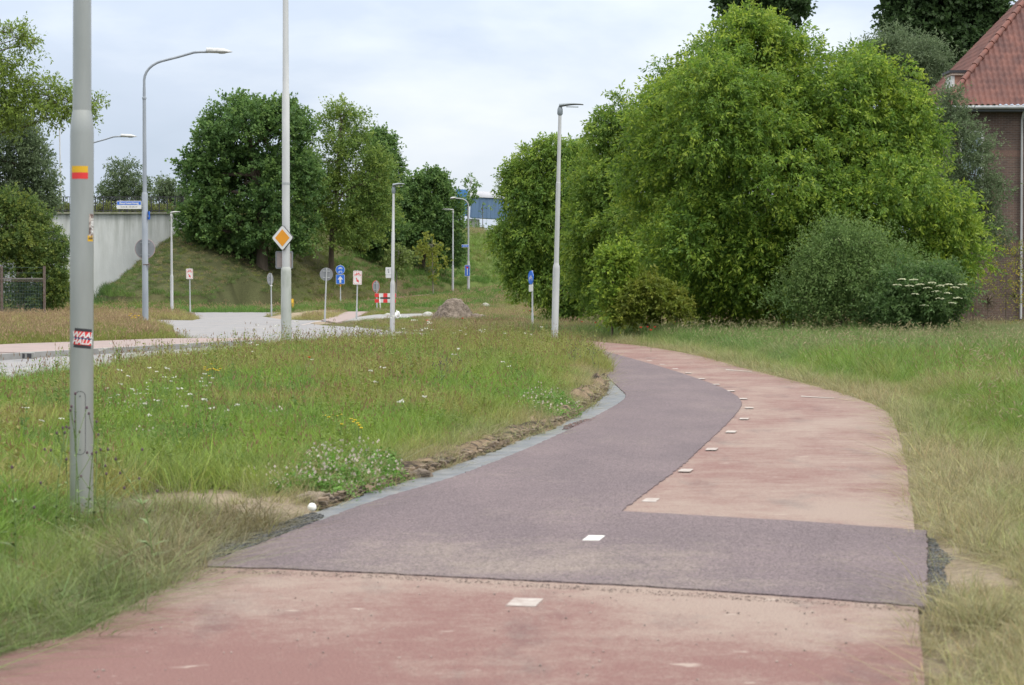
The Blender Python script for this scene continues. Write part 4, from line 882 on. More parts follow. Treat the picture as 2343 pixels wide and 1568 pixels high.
    slope('roof', 'y', (ox, oy, oz), depth, True)['label'] = 'left slope of the red tiled roof'
    mb = MB()
    for i in range(16):
        d0 = .02+i*.27; d1 = d0+.31; a = Vector((ox+d0, oy+d0, oz+d0*sp/cp+.06)); b = Vector((ox+d1, oy+d1, oz+d1*sp/cp+.045)); mb.tube([a, b], [.115, .09], 10)
    mb.build('hip_tiles', mat('hip_tile', (.17, .06, .042), (.10, .042, .034), 3, .75), t)
    # flat roofed dormer on the left slope
    d = P(2200, 190, 87.0); d.x -= X0; dy = 87.0-Y
    MB().box((d.x+.1, dy, P(0, 190, 87.0).z-.25), (1.05, 1.2, 1.3)).build('dormer_cheek', mat('dormer_cheek', (.42, .24, .17), (.36, .2, .15), 5, .8), t)
    MB().box((d.x+.05, dy, P(0, 168, 87.0).z), (1.35, 1.5, .10)).build('dormer_roof', M_black, t); MB().box((d.x+.08, dy, P(0, 173.5, 87.0).z), (1.25, 1.4, .09)).build('dormer_fascia', mat('cream_fascia', (.55, .44, .36), None), t)
    MB().box((d.x-.45, dy, P(0, 198, 87.0).z), (.1, 1.25, .7)).build('dormer_window', M_white, t)
house()

# ------------------------------------------------------------------ trees
def lean_norm(v): return v/np.maximum(np.linalg.norm(v, axis=-1, keepdims=True), 1e-9)
def leaves_mesh(Cn, Ax, Nm, L_, W_, col):
    """one folded leaf (two quads side by side would double cost: a diamond quad) per row"""
    Ax = lean_norm(Ax); Sd = lean_norm(np.cross(Ax, Nm)); n = len(Cn); Ls = L_[:, None]; Ws = W_[:, None]
    Nr = np.cross(Sd, Ax)
    b = Cn; l = Cn+Ax*Ls*.45+Sd*Ws*.5+Nr*Ws*.12; t = Cn+Ax*Ls; r = Cn+Ax*Ls*.45-Sd*Ws*.5+Nr*Ws*.12
    V = np.stack([b, l, t, r], 1).reshape(-1, 3); Q = np.arange(4*n).reshape(n, 4); C_ = np.repeat(col, 4, 0); return V, Q, C_
def crown(lobes, nclust, per, leaf, wratio, sprig, cols, droop=.2, seed=1, fill=.22, ragged=.12, spread=.55, billow=13, core=.55):
    g = np.random.default_rng(seed); ctr0 = np.array([l[0] for l in lobes]); rad0 = np.array([l[1] for l in lobes]); ctr, rad = [], []
    for c0, r0_ in zip(ctr0, rad0):              # each big lobe is a bunch of smaller, uneven boughs
        ctr.append(c0); rad.append(r0_*.74)
        for q in range(billow):
            d = lean_norm(g.normal(size=3)+np.array([0, 0, .25])); k2 = g.uniform(.22, .48); ctr.append(c0+d*r0_*(1.04-k2*.72)); rad.append(r0_*k2*np.array([1.1, 1.1, .9])*g.uniform(.8, 1.15))
    ctr = np.array(ctr); rad = np.array(rad); area = (rad.prod(1))**(2/3); area[::billow+1] *= core; pr = area/area.sum()
    out = []; dirs = []; k = 0
    while k < nclust:
        m = nclust*2; li = g.choice(len(ctr), m, p=pr); d = lean_norm(g.normal(size=(m, 3))); u = 1-(g.random(m)**1.8)*.5
        u = np.where(g.random(m) < ragged, u*g.uniform(1.0, 1.16, m), u)
        lump = 1+.16*(fbm(d[:, 0]*2.2+li*3.1+8, d[:, 2]*2.2+d[:, 1]*1.7+8, 3)-.5)*2
        p = ctr[li]+d*rad[li]*(u*lump)[:, None]
        inside = np.zeros(m, bool)
        for j in range(0, len(ctr), billow+1):
            q = (((p-ctr[j])/rad[j])**2).sum(1); inside |= (q < .62) & (li != j)
        keep = ~inside | (g.random(m) < fill); keep &= p[:, 2] > .05
        out.append(p[keep]); dirs.append(d[keep]); k += keep.sum()
    Pc = np.concatenate(out)[:nclust]; D = np.concatenate(dirs)[:nclust]
    D = lean_norm(D*.8+g.normal(0, .45, D.shape)+np.array([0, 0, .35-droop]))
    cl = np.repeat(np.arange(nclust), per); n = len(cl); t = g.random(n); sl_ = sprig*g.uniform(.6, 1.3, nclust)
    side = lean_norm(g.normal(size=(n, 3)))
    pos = Pc[cl]+D[cl]*(t*sl_[cl])[:, None]+side*(sprig*.22*g.random(n)*(1-.5*t))[:, None]; pos[:, 2] -= droop*sprig*t*t
    ax = D[cl]*.5+side*.8; ax[:, 2] -= droop*1.2
    nm = np.array([0, 0, 1.0])*(1-spread)+g.normal(0, 1, (n, 3))*spread+D[cl]*.25
    hue = g.random(nclust)*.6+.4*fbm(Pc[:, 0]*.8+50, Pc[:, 2]*.8+Pc[:, 1]*.5+50, 2); cols = np.array(cols); hh = np.clip(hue[cl]*.95-.08+.38*t+g.normal(0, .10, n), 0, .999)*(len(cols)-1)
    i0 = hh.astype(int); f = (hh-i0)[:, None]; c = cols[i0]*(1-f)+cols[np.minimum(i0+1, len(cols)-1)]*f; c = c*g.uniform(.8, 1.2, n)[:, None]
    Ls = leaf*g.uniform(.6, 1.25, n)
    V, Q, C_ = leaves_mesh(pos, ax, nm, Ls, Ls*wratio*g.uniform(.8, 1.2, n), c)
    return V, Q, C_, Pc
def px_lobes(lst, Y, depth=1.0):
    out = []
    for l in lst:
        px, py, rx, ry = l[:4]; yy = Y+(l[4] if len(l) > 4 else 0); c = P(px, py, yy); k = 1/PPM(yy); a, b = rx*k, ry*k; out.append((np.array(c), np.array([a, max(a, b)*.5*depth+a*.5*depth, b])))
    return out
def make_tree(name, label, lobes_px, Y, trunk, r0, leaf, nclust, per, cols, cat='tree', group=None, wratio=.5, sprig=.6, droop=.15, seed=1, fill=.22, bark=None, lmat=None, depth=1.0, limbs=True, twigs=40, spread=.55, twig_r=.012, ragged=.12, limb_k=.34, core=.55):
    lob = px_lobes(lobes_px, Y, depth); g = random.Random(seed)
    # trunk: list of pixel points bottom..top
    b = P(trunk[0][0], trunk[0][1], Y); zb = gz(b.x, Y); t = empty(name, (b.x, Y, zb), label, cat, group); off = Vector((b.x, Y, zb))
    pts = [Vector((b.x, Y, zb-.3))]+[P(a, c, Y) for a, c in trunk[1:]]
    pts = [p-off for p in pts]; n = len(pts); mb = MB()
    sm = smooth_line([tuple(p) for p in pts], 5) if n > 1 else pts
    mb.tube(sm, [r0*(1.25 if i == 0 else 1)*(1-.72*i/(len(sm)-1)) for i in range(len(sm))], 10)
    V, Q, C_, Pc = crown(lob, nclust, per, leaf, wratio, sprig, cols, droop, seed, fill, ragged, spread, 13, core)
    if limbs:
        for c, r in lob:
            c = Vector(c)-off; st = sm[int(len(sm)*g.uniform(.45, .9))]; st = Vector(st); st.z = min(st.z, c.z); mid = st.lerp(c, .5)+Vector((0, 0, .12*(c-st).length))*g.uniform(-.3, 1.2)
            rr = r0*limb_k; mb.tube([st, mid, c, c+(c-mid)*.12], [rr, rr*.7, rr*.42, rr*.15], 6, False)
            for q in range(3):
                e = c+Vector((g.uniform(-1, 1)*r[0], g.uniform(-1, 1)*r[1], g.uniform(-.5, 1)*r[2]))*.8; mb.tube([mid.lerp(c, g.random()), (mid+e)/2+Vector((0, 0, .1)), e], [rr*.35, rr*.22, twig_r*.6], 5, False)
    for q in range(twigs):
        e = Vector(Pc[g.randrange(len(Pc))])-off; li = min(range(len(lob)), key=lambda j: (Vector(lob[j][0])-off-e).length); c = Vector(lob[li][0])-off; mb.tube([c, (c+e)/2+Vector((0, 0, .06)), e], [twig_r*1.8, twig_r, twig_r*.4], 4, False)
    mb.build('trunk', bark or M_bark, t)
    np_obj('crown', V-np.array(off), Q, lmat or M_leaf, t, col=C_)
    return t

MAPLE = [(.075, .160, .030), (.115, .21, .034), (.175, .28, .036), (.31, .40, .05)]
MAPLE2 = [(.075, .155, .032), (.11, .20, .036), (.165, .265, .04), (.27, .36, .05)]
OAK = [(.060, .125, .042), (.082, .160, .048), (.11, .20, .054), (.155, .25, .06)]
LIGHT = [(.095, .17, .045), (.13, .215, .05), (.175, .26, .055), (.23, .30, .06)]
DARK = [(.030, .062, .022), (.045, .085, .028), (.06, .11, .034)]
GREY = [(.085, .13, .065), (.115, .165, .08), (.15, .20, .10)]
BLUE = [(.090, .165, .050), (.130, .215, .062), (.19, .275, .082)]

make_tree('maple_tree', 'large bright yellow-green maple with a dense crown down to the grass', [(1700, 165, 125, 135), (1640, 300, 190, 165, -1), (1800, 200, 120, 130, .6), (1900, 230, 130, 125), (2010, 255, 110, 110, .6), (2070, 340, 95, 120), (1980, 360, 120, 130, .5), (1880, 330, 130, 120, .8), (1560, 250, 75, 120, 1), (1530, 400, 110, 150, .6), (1760, 400, 200, 190, -1.5), (1960, 420, 170, 170, -1), (1600, 560, 150, 150, -1), (1850, 590, 200, 150, -1), (2110, 520, 110, 120), (2190, 570, 75, 75, .5), (1700, 660, 150, 90), (2080, 640, 130, 90), (1700, 80, 60, 60), (1780, 90, 50, 50), (1960, 140, 50, 40, 1)], 67, [(1800, 740), (1805, 600), (1770, 380), (1740, 200)], .20, .135, 19500, 20, MAPLE, wratio=.40, sprig=.5, droop=.35, seed=11, fill=.75, ragged=.22, core=1.1, group='bushy maples along the right side', twigs=60)
make_tree('maple_tree', 'rounded green maple at the middle of the hedge left of the largest maple', [(1470, 400, 95, 130), (1430, 330, 75, 95), (1485, 290, 50, 60), (1450, 520, 130, 140, -1), (1380, 430, 80, 100), (1470, 620, 120, 90), (1540, 640, 80, 80, -1), (1370, 590, 80, 110)], 74, [(1450, 735), (1452, 600), (1448, 400)], .16, .13, 6200, 20, MAPLE2, wratio=.42, sprig=.5, droop=.35, seed=12, group='bushy maples along the right side')
make_tree('maple_tree', 'left end tree of the hedge, drooping branches over the red path', [(1290, 400, 80, 85), (1230, 430, 70, 90), (1200, 450, 45, 80), (1290, 520, 110, 110), (1210, 560, 70, 90), (1330, 400, 60, 70, 1), (1290, 640, 90, 80), (1200, 610, 34, 60), (1250, 355, 35, 40), (1178, 420, 22, 50), (1350, 640, 70, 80)], 87, [(1285, 735), (1287, 600), (1270, 400)], .15, .14, 5600, 19, MAPLE2, wratio=.42, sprig=.5, droop=.45, seed=13, group='bushy maples along the right side')
make_tree('shrub', 'light yellow-green shrub at the front of the hedge, right of the white lamp', [(1405, 640, 34, 70), (1400, 690, 38, 50), (1425, 600, 26, 36), (1390, 610, 24, 30)], 64, [(1400, 738), (1402, 620)], .04, .12, 620, 16, MAPLE[1:], 'shrub', sprig=.35, seed=14, twigs=10, group='small shrubs at the front of the hedge', limbs=False)
make_tree('shrub', 'low yellowish shrub in front of the hedge under the big maple', [(1480, 680, 44, 45), (1520, 700, 50, 34), (1450, 705, 40, 28)], 63.5, [(1480, 738), (1482, 690)], .04, .12, 620, 16, [(.12, .17, .025), (.17, .22, .03), (.23, .24, .04)], 'shrub', sprig=.35, seed=15, twigs=10, group='small shrubs at the front of the hedge', limbs=False)
make_tree('shrub', 'grey-green rounded bush at the right below the big maple', [(1900, 645, 75, 62), (1965, 600, 62, 58), (1845, 690, 60, 45), (1980, 680, 110, 60), (1930, 560, 50, 40), (2040, 620, 60, 50), (1870, 600, 40, 40), (1990, 555, 30, 22)], 62.5, [(1920, 740), (1925, 640)], .06, .075, 3600, 18, BLUE, 'shrub', wratio=.45, sprig=.75, droop=.15, seed=16, twigs=90, ragged=.6, group='bushes at the foot of the big maple')
elder = make_tree('elder_bush', 'dark green elder bush with flat cream flower heads', [(2090, 690, 80, 55), (2150, 670, 70, 55), (2060, 650, 50, 36), (2030, 710, 60, 36)], 61, [(2110, 742), (2112, 690)], .06, .11, 1700, 16, [(.065, .13, .04), (.09, .165, .05), (.12, .19, .06)], 'shrub', wratio=.42, sprig=.4, seed=17, twigs=20, group='bushes at the foot of the big maple')
fm = mat('elder_blossom', (.62, .62, .44), (.45, .48, .30), 40, .8)
for i, (px, py) in enumerate([(2062, 640), (2088, 641), (2050, 653), (2078, 655), (2102, 652), (2128, 648), (2150, 655), (2168, 652), (2182, 659), (2140, 668), (2164, 672), (2188, 683), (2120, 660), (2090, 674), (2175, 694), (2112, 700), (2200, 640+12), (2148, 684)]):
    c = P(px, py, 60.0); mb = MB(); g = random.Random(i)
    for q in range(26):
        a, r = g.uniform(0, 6.28), .12*math.sqrt(g.random()); mb.box((r*math.cos(a), r*math.sin(a)*1.2, .03*(1-(r/.12)**2)+g.uniform(-.006, .006)), (.028, .028, .012), rz=a)
    o = mb.build('blossom', fm, elder); o.location = c-elder.location+Vector((0, -.1, 0))
make_tree('fruit_tree', 'sparse grey-green tree in front of the window of the brick house', [(2190, 330, 45, 70), (2175, 250, 35, 50), (2215, 400, 55, 55), (2235, 340, 40, 40), (2200, 470, 60, 60), (2250, 440, 50, 35), (2250, 540, 50, 60)], 78, [(2210, 735), (2215, 560), (2190, 330)], .09, .10, 1900, 15, GREY, wratio=.5, sprig=.5, seed=18, twigs=50, fill=.4)
make_tree('shrub', 'brown twiggy shrub at the foot of the house wall', [(2225, 680, 50, 45), (2200, 700, 40, 35), (2260, 690, 35, 40)], 70, [(2225, 738), (2226, 680)], .03, .05, 500, 8, [(.12, .08, .06), (.16, .10, .07), (.08, .10, .04)], 'shrub', wratio=.3, sprig=.4, seed=19, twigs=170, twig_r=.009, limbs=False)
make_tree('shrub', 'thin shrub with a few yellowing leaves in front of the downpipe', [(2290, 620, 45, 65), (2320, 680, 40, 45), (2330, 590, 25, 40)], 72, [(2300, 738), (2302, 600)], .025, .08, 170, 9, [(.10, .14, .03), (.16, .20, .03), (.38, .30, .04)], 'shrub', sprig=.45, seed=20, twigs=90, twig_r=.006, limbs=False, ragged=.3)
for args in [
    ('poplar', 'dark poplar top above the middle of the big maple', [(1750, -30, 80, 75), (1700, 10, 45, 35), (1800, 10, 40, 35), (1750, -120, 75, 80)], 125, [(1750, 700), (1750, 300), (1750, -60)], .35, .24, 2300, 18, DARK, 21),
    ('poplar', 'tall dark poplar between the big maple and the house roof', [(2120, 20, 95, 110), (2200, 40, 85, 110), (2080, 80, 55, 90), (2160, 130, 100, 90), (2235, 120, 50, 60), (2140, -90, 110, 90), (2180, 210, 80, 60)], 120, [(2160, 700), (2160, 300), (2150, -60)], .45, .24, 6200, 18, DARK, 22)]:
    n_, lab, lb, Y, tr, r0, lf, nc, pr, cl, sd = args; make_tree(n_, lab, lb, Y, tr, r0, lf, nc, pr, cl, wratio=.8, sprig=.8, droop=.05, seed=sd, fill=.3, group='dark poplars behind the maples', spread=.8, lmat=M_leaf_dull)
make_tree('willow', 'silvery grey-green tree behind the right shoulder of the big maple', [(2080, 130, 65, 60), (2130, 190, 60, 70), (2030, 150, 45, 50), (2100, 240, 70, 70), (1990, 120, 22, 24)], 95, [(2100, 700), (2100, 400), (2085, 180)], .2, .17, 1900, 18, GREY, wratio=.28, sprig=.8, droop=.25, seed=23, lmat=M_leaf_dull)
# trees on the embankment
make_tree('oak_tree', 'broad dark green oak in front of the embankment left of the middle', [(560, 310, 85, 85), (640, 330, 75, 95), (500, 350, 70, 70), (445, 400, 42, 42), (685, 370, 40, 85), (560, 420, 115, 90), (470, 450, 65, 50), (650, 450, 85, 100), (520, 520, 85, 50), (610, 550, 80, 50), (440, 510, 40, 35), (680, 520, 45, 60), (560, 255, 35, 32), (480, 530, 60, 35), (650, 265, 30, 32)], 145, [(598, 610), (600, 520), (585, 420), (570, 300)], .42, .20, 4700, 18, OAK, wratio=.75, sprig=.7, droop=.05, seed=31, fill=.25, ragged=.3, core=.30, group='trees on the embankment slope', lmat=M_leaf_dull, twigs=50)
make_tree('ash_tree', 'lighter loose-crowned tree beside the oak with a straight brown trunk', [(775, 300, 55, 60), (750, 370, 65, 70), (820, 380, 55, 70), (725, 440, 60, 60), (800, 450, 80, 60), (860, 410, 42, 60), (770, 530, 85, 45), (780, 262, 24, 26), (850, 500, 50, 50)], 150, [(757, 655), (760, 520), (775, 400), (780, 270)], .20, .19, 2700, 15, LIGHT, wratio=.5, sprig=.8, droop=.1, seed=32, fill=.35, ragged=.3, core=.3, group='trees on the embankment slope', twigs=60)
make_tree('oak_tree', 'dark tree behind the loose-crowned one with a dark trunk', [(870, 360, 35, 45), (895, 410, 32, 40), (850, 470, 60, 55), (880, 540, 50, 40), (830, 540, 45, 35), (860, 320, 22, 22)], 160, [(834, 655), (836, 560), (850, 450)], .22, .20, 2600, 17, OAK, wratio=.7, sprig=.75, ragged=.3, droop=.05, seed=33, group='trees on the embankment slope', lmat=M_leaf_dull)
make_tree('oak_tree', 'dark green tree with a leaning trunk left of the blue bridge', [(985, 440, 40, 38), (940, 460, 42, 50), (1010, 500, 42, 55), (960, 530, 60, 50), (1025, 570, 24, 42), (1000, 420, 18, 20), (920, 520, 30, 40)], 165, [(966, 655), (970, 590), (985, 480)], .18, .20, 3200, 17, OAK, wratio=.7, sprig=.75, ragged=.3, droop=.1, seed=34, group='trees on the embankment slope', lmat=M_leaf_dull)
make_tree('dense_shrub', 'low dark scrub along the top of the slope behind the oak', [(720, 500, 50, 25), (640, 500, 60, 30), (560, 500, 60, 28), (700, 470, 40, 30), (480, 500, 40, 22)], 168, [(640, 540), (640, 500)], .1, .28, 900, 14, OAK, 'shrub', sprig=.7, seed=35, lmat=M_leaf_dull, limbs=False, twigs=6)
for i, (lb, Y, tr, lab, n_, cl) in enumerate([
    ([(985, 560, 26, 22), (1000, 590, 22, 30), (965, 575, 18, 14), (990, 625, 12, 16)], 152, [(991, 690), (989, 600), (988, 545)], 'young staked tree with pale yellow-green leaves left of the thin grey lamp', 120, [(.16, .20, .03), (.21, .25, .04), (.26, .28, .05)]),
    ([(915, 580, 22, 26), (908, 620, 20, 26), (925, 600, 20, 20), (890, 600, 16, 20)], 148, [(906, 695), (908, 610), (914, 560)], 'young light green tree just right of the pale lamp post on the grass island', 170, [(.13, .19, .05), (.17, .23, .06), (.2, .26, .08)]),
    ([(1079, 420, 14, 18), (1070, 455, 13, 16), (1085, 445, 10, 12), (1064, 520, 10, 12)], 203, [(1070, 540), (1070, 480), (1078, 408)], 'thin young tree standing in front of the left end of the blue bridge', 120, OAK[2:]),
    ([(1103, 480, 10, 15), (1110, 500, 9, 10)], 205, [(1104, 540), (1104, 500), (1104, 462)], 'nearly bare sapling in front of the blue bridge', 8, OAK),
    ([(1092, 525, 12, 9), (1085, 531, 12, 6)], 206, [(1092, 536), (1092, 528)], 'small dark bush on the crest under the blue bridge', 60, OAK)]):
    make_tree('sapling' if i < 4 else 'shrub', lab, lb, Y, tr, .045, .17 if i < 3 else .14, n_, 9, cl, 'tree' if i < 4 else 'shrub', wratio=.8, sprig=.35, seed=40+i, limbs=False, twigs=14 if i != 3 else 26, twig_r=.012, bark=M_bark_pale if i < 2 else None, group='young trees and bushes on the embankment')
make_tree('deck_tree', 'small round tree behind the railing between the two curved lamps', [(283, 405, 38, 34), (262, 435, 34, 26), (308, 425, 30, 26), (240, 450, 22, 20), (330, 450, 28, 22), (290, 450, 45, 22)], 185, [(284, 500), (284, 430), (285, 385)], .13, .20, 800, 13, GREY, wratio=.5, sprig=.7, seed=51, fill=.4, group='trees beyond the viaduct railing', twigs=30, spread=.7)
make_tree('deck_tree', 'small ragged tree behind the railing left of the oak', [(380, 425, 18, 14), (395, 450, 28, 22), (372, 455, 22, 20), (420, 460, 18, 18), (440, 470, 22, 14)], 180, [(388, 500), (388, 430)], .08, .22, 420, 13, GREY, wratio=.5, sprig=.6, seed=52, fill=.4, group='trees beyond the viaduct railing', twigs=20)
make_tree('dense_shrub', 'row of low yellow-green shrubs showing through the railing', [(x, 484+3*math.sin(x), 30, 11) for x in range(100, 520, 38)], 160, [(300, 500), (300, 480)], .05, .22, 1300, 12, [(.09, .12, .03), (.13, .16, .04), (.17, .19, .05)], 'shrub', sprig=.5, seed=53, limbs=False, twigs=4)
# left side
make_tree('dark_tree', 'dark ivy-clad tree at the left behind the bushes', [(50, 350, 48, 60), (30, 300, 50, 50), (85, 400, 42, 55), (20, 420, 60, 60), (95, 450, 38, 38), (50, 470, 60, 50), (-60, 380, 90, 120), (48, 310, 20, 60)], 116, [(48, 690), (48, 450), (48, 290)], .3, .16, 3000, 15, GREY, wratio=.45, sprig=.6, seed=61, fill=.35, lmat=M_leaf_dull, twigs=50)
make_tree('near_tree', 'light green feathery branches reaching in from the upper left edge', [(70, 258, 62, 28), (20, 235, 50, 40), (130, 238, 44, 20), (180, 250, 28, 22), (215, 232, 14, 12), (210, 248, 14, 10), (30, 150, 40, 22), (10, 190, 40, 30), (75, 190, 30, 18), (25, 75, 32, 16), (75, 100, 22, 12), (55, 85, 20, 10), (115, 205, 36, 14), (-60, 150, 80, 110), (-40, 280, 80, 30)], 60, [(-130, 720), (-140, 450), (-120, 200), (-80, 60)], .22, .10, 1500, 16, [(.13, .21, .04), (.18, .26, .045), (.23, .31, .06), (.10, .16, .045)], wratio=.42, sprig=.42, droop=.25, seed=62, fill=.5, twigs=110, ragged=.25, twig_r=.008, limb_k=.10)
make_tree('bush', 'tall green bush with yellowish tips in front of the viaduct at the left', [(30, 520, 60, 60), (80, 560, 55, 60), (110, 600, 42, 70), (20, 620, 70, 80), (90, 650, 60, 50), (30, 460, 14, 28), (70, 480, 14, 28), (100, 500, 12, 24), (5, 470, 16, 30), (125, 660, 34, 40), (-50, 560, 70, 110)], 108, [(60, 720), (60, 600)], .08, .13, 5200, 16, [(.06, .115, .035), (.09, .155, .042), (.13, .20, .048), (.22, .26, .05)], 'shrub', wratio=.45, sprig=.45, seed=63, fill=.3, twigs=60)

# ------------------------------------------------------------------ grass (ground cover)
def blades(n, r, h0, h1, width, lean=.35, curve=.5, segs=3, seed=0, tone=(.55, 1.40), flat=0.0):
    g = np.random.default_rng(seed); a = g.uniform(0, 2*np.pi, n); rr = r*np.sqrt(g.random(n)); bx, by = rr*np.cos(a), rr*np.sin(a)
    d = g.uniform(0, 2*np.pi, n)*.7+a*.3; h = g.uniform(h0, h1, n); ln = np.abs(g.normal(0, lean, n)); cv = curve*g.uniform(.3, 1.3, n); w = width*g.uniform(.6, 1.3, n); fa = g.uniform(0, np.pi, n)
    V = np.zeros((n, segs+1, 2, 3))
    for k in range(segs+1):
        t = k/segs; out = h*(ln*t+cv*t*t); z = h*t*(1-.35*cv*t)*(1-flat)+.004; x = bx+np.cos(d)*out; y = by+np.sin(d)*out; ww = w*(1-t)**.7*.5+.0003
        V[:, k, 0] = np.stack([x-np.cos(fa)*ww, y-np.sin(fa)*ww, z], 1); V[:, k, 1] = np.stack([x+np.cos(fa)*ww, y+np.sin(fa)*ww, z], 1)
    base = np.arange(n)[:, None]*(segs+1)*2; q = []
    for k in range(segs): q.append(np.concatenate([base+2*k, base+2*k+1, base+2*k+3, base+2*k+2], 1))
    tn = np.repeat(g.uniform(tone[0], tone[1], (n, 1))*np.array([[1, 1, 1]])*(1+g.normal(0, .06, (n, 3))), (segs+1)*2, 0)
    tip = V[:, segs].mean(1)
    return V.reshape(-1, 3), np.concatenate(q), tn, tip
def heads(tips, ln, wd, colr, seed=0, dirs=(0, 0, 1), jit=.25, planes=2):
    g = np.random.default_rng(seed); V = []; Q = []; k = 0; C_ = []
    for p in tips:
        ax = Vector(dirs)+Vector(g.normal(0, jit, 3)); ax.normalize(); a0 = g.uniform(0, 3.14); c = np.array(colr)*g.uniform(.75, 1.25)
        for q in range(planes):
            s = ax.orthogonal().normalized(); s.rotate(Matrix.Rotation(a0+q*math.pi/planes, 3, ax)); p_ = Vector(p); L_ = ln*g.uniform(.7, 1.2)
            V += [p_, p_+ax*L_*.4+s*wd, p_+ax*L_, p_+ax*L_*.4-s*wd]; Q.append((k, k+1, k+2, k+3)); k += 4; C_ += [c]*4
    return np.array([tuple(v) for v in V]), np.array(Q), np.array(C_)
PROTO = []
def proto(parts):      # parts: list of (V, Q, tone or None, colour or None)
    V = []; Q = []; T = []; C_ = []; off = 0
    for v, q, tn, c in parts:
        V.append(v); Q.append(q+off); off += len(v); n = len(v); T.append(tn if tn is not None else np.ones((n, 3)))
        cc = np.zeros((n, 4)); 
        if c is not None: cc[:, :3] = c; cc[:, 3] = 1
        C_.append(cc)
    o = np_obj('tuft', np.concatenate(V), np.concatenate(Q), M_grass, link=False, col=np.concatenate(C_))
    tn = np.ones((off, 4), np.float32); tn[:, :3] = np.concatenate(T); o.data.color_attributes.new('tone', 'FLOAT_COLOR', 'POINT').data.foreach_set('color', tn.ravel())
    PROTO.append(o); return len(PROTO)-1
KIND = {}
def mk(kind, i): KIND.setdefault(kind, []).append(i)
for s in range(4):
    v, q, t, tip = blades(46, .13, .16, .42, .0092, .30, .6, 4, s); mk('lush', proto([(v, q, t, None)]))
    v, q, t, tip = blades(44, .14, .10, .26, .0065, .35, .5, 3, 20+s); mk('meadow', proto([(v, q, t, None)]))
    v, q, t, tip = blades(16, .15, .10, .22, .006, .4, .5, 3, 40+s); v2, q2, t2, tip2 = blades(9, .14, .20, .40, .003, .16, .2, 3, 50+s); hv, hq, hc = heads(tip2, .045, .005, (.24, .15, .085), s); mk('seed', proto([(v, q, t, None), (v2, q2, t2, None), (hv, hq, None, hc)]))
    v, q, t, tip = blades(12, .15, .12, .25, .006, .4, .5, 3, 60+s); v2, q2, t2, tip2 = blades(7, .13, .30, .52, .003, .25, .35, 4, 70+s); hv, hq, hc = heads(tip2-np.array([0, 0, .03]), .09, .008, (.30, .27, .15), s, (.7, .1, .45), .3, 2); mk('feather', proto([(v, q, t, None), (v2, q2, t2, None), (hv, hq, None, hc)]))
    v, q, t, tip = blades(40, .20, .12, .36, .0058, 1.3, .9, 3, 80+s, (.45, 1.5), .66); mk('straw', proto([(v, q, t, None)]))
    v, q, t, tip = blades(40, .12, .03, .09, .0055, .5, .5, 2, 90+s); mk('turf', proto([(v, q, t, None)]))
    v, q, t, tip = blades(70, .5, .25, .6, .022, .3, .5, 3, 100+s); mk('coarse', proto([(v, q, t, None)]))
    v, q, t, tip = blades(26, .45, .3, .6, .014, .25, .4, 3, 105+s); hv, hq, hc = heads(tip, .14, .022, (.34, .25, .15), s, (.2, 0, 1), .25, 2); v3, q3, t3, _ = blades(30, .5, .15, .35, .018, .3, .5, 3, 120+s); mk('coarse_red', proto([(v, q, t, None), (hv, hq, None, hc), (v3, q3, t3, None)]))
    g = np.random.default_rng(200+s); n = 70; a = g.uniform(0, 6.28, n); r = .16*np.sqrt(g.random(n)); C0 = np.stack([r*np.cos(a), r*np.sin(a), g.uniform(.03, .13, n)*(1-(r/.22)**2)+.02], 1); ax = np.stack([np.cos(a), np.sin(a), g.normal(.1, .3, n)], 1)+g.normal(0, .4, (n, 3))
    V, Q, _ = leaves_mesh(C0, ax, np.array([0, 0, 1])+g.normal(0, .4, (n, 3)), np.full(n, .032), np.full(n, .027), np.zeros((n, 3))); tn = np.repeat(g.uniform(.7, 1.2, (n, 1)), 4, 0)*np.ones((1, 3))
    v2, q2, t2, tip2 = blades(5, .16, .12, .20, .003, .2, .2, 2, 130+s); hv, hq, hc = heads(tip2-np.array([0, 0, .012]), .026, .012, (.62, .56, .50), s, (0, 0, 1), .2, 3); mk('clover', proto([(V, Q, tn, None), (v2, q2, t2, None), (hv, hq, None, hc)])); mk('clover_leaf', proto([(V, Q, tn, None), (v2[:24], q2[:6], t2[:24], None)]))
    v2, q2, t2, tip2 = blades(3, .10, .25, .42, .003, .2, .2, 3, 140+s); pts = np.concatenate([tip2+g.normal(0, (.018, .018, .004), tip2.shape) for _ in range(5)]); hv, hq, hc = heads(pts, .012, .011, (.72, .72, .66), s, (0, 0, 1), .5, 2); mk('white_flower', proto([(v2, q2, t2, None), (hv, hq, None, hc)]))
    # leafy weed
    st, qs, ts, tp = blades(5, .08, .25, .5, .006, .15, .15, 4, 150+s); lv = []; 
    n = 60; k = g.integers(0, 5, n); f = g.random(n)*.85+.1; stv = st.reshape(5, 5, 2, 3).mean(2); seg = (f*4).astype(int); fr = (f*4-seg)[:, None]; C0 = stv[k, seg]*(1-fr)+stv[k, np.minimum(seg+1, 4)]*fr; a = g.uniform(0, 6.28, n); ax = np.stack([np.cos(a), np.sin(a), np.full(n, .5)], 1)
    V, Q, _ = leaves_mesh(C0, ax, np.array([0, 0, 1])+g.normal(0, .3, (n, 3)), .07*(1.15-f), .022*np.ones(n), np.zeros((n, 3))); mk('weed', proto([(st, qs, ts, None), (V, Q, np.repeat(g.uniform(.7, 1.1, (n, 1)), 4, 0)*np.ones((1, 3)), None)]))

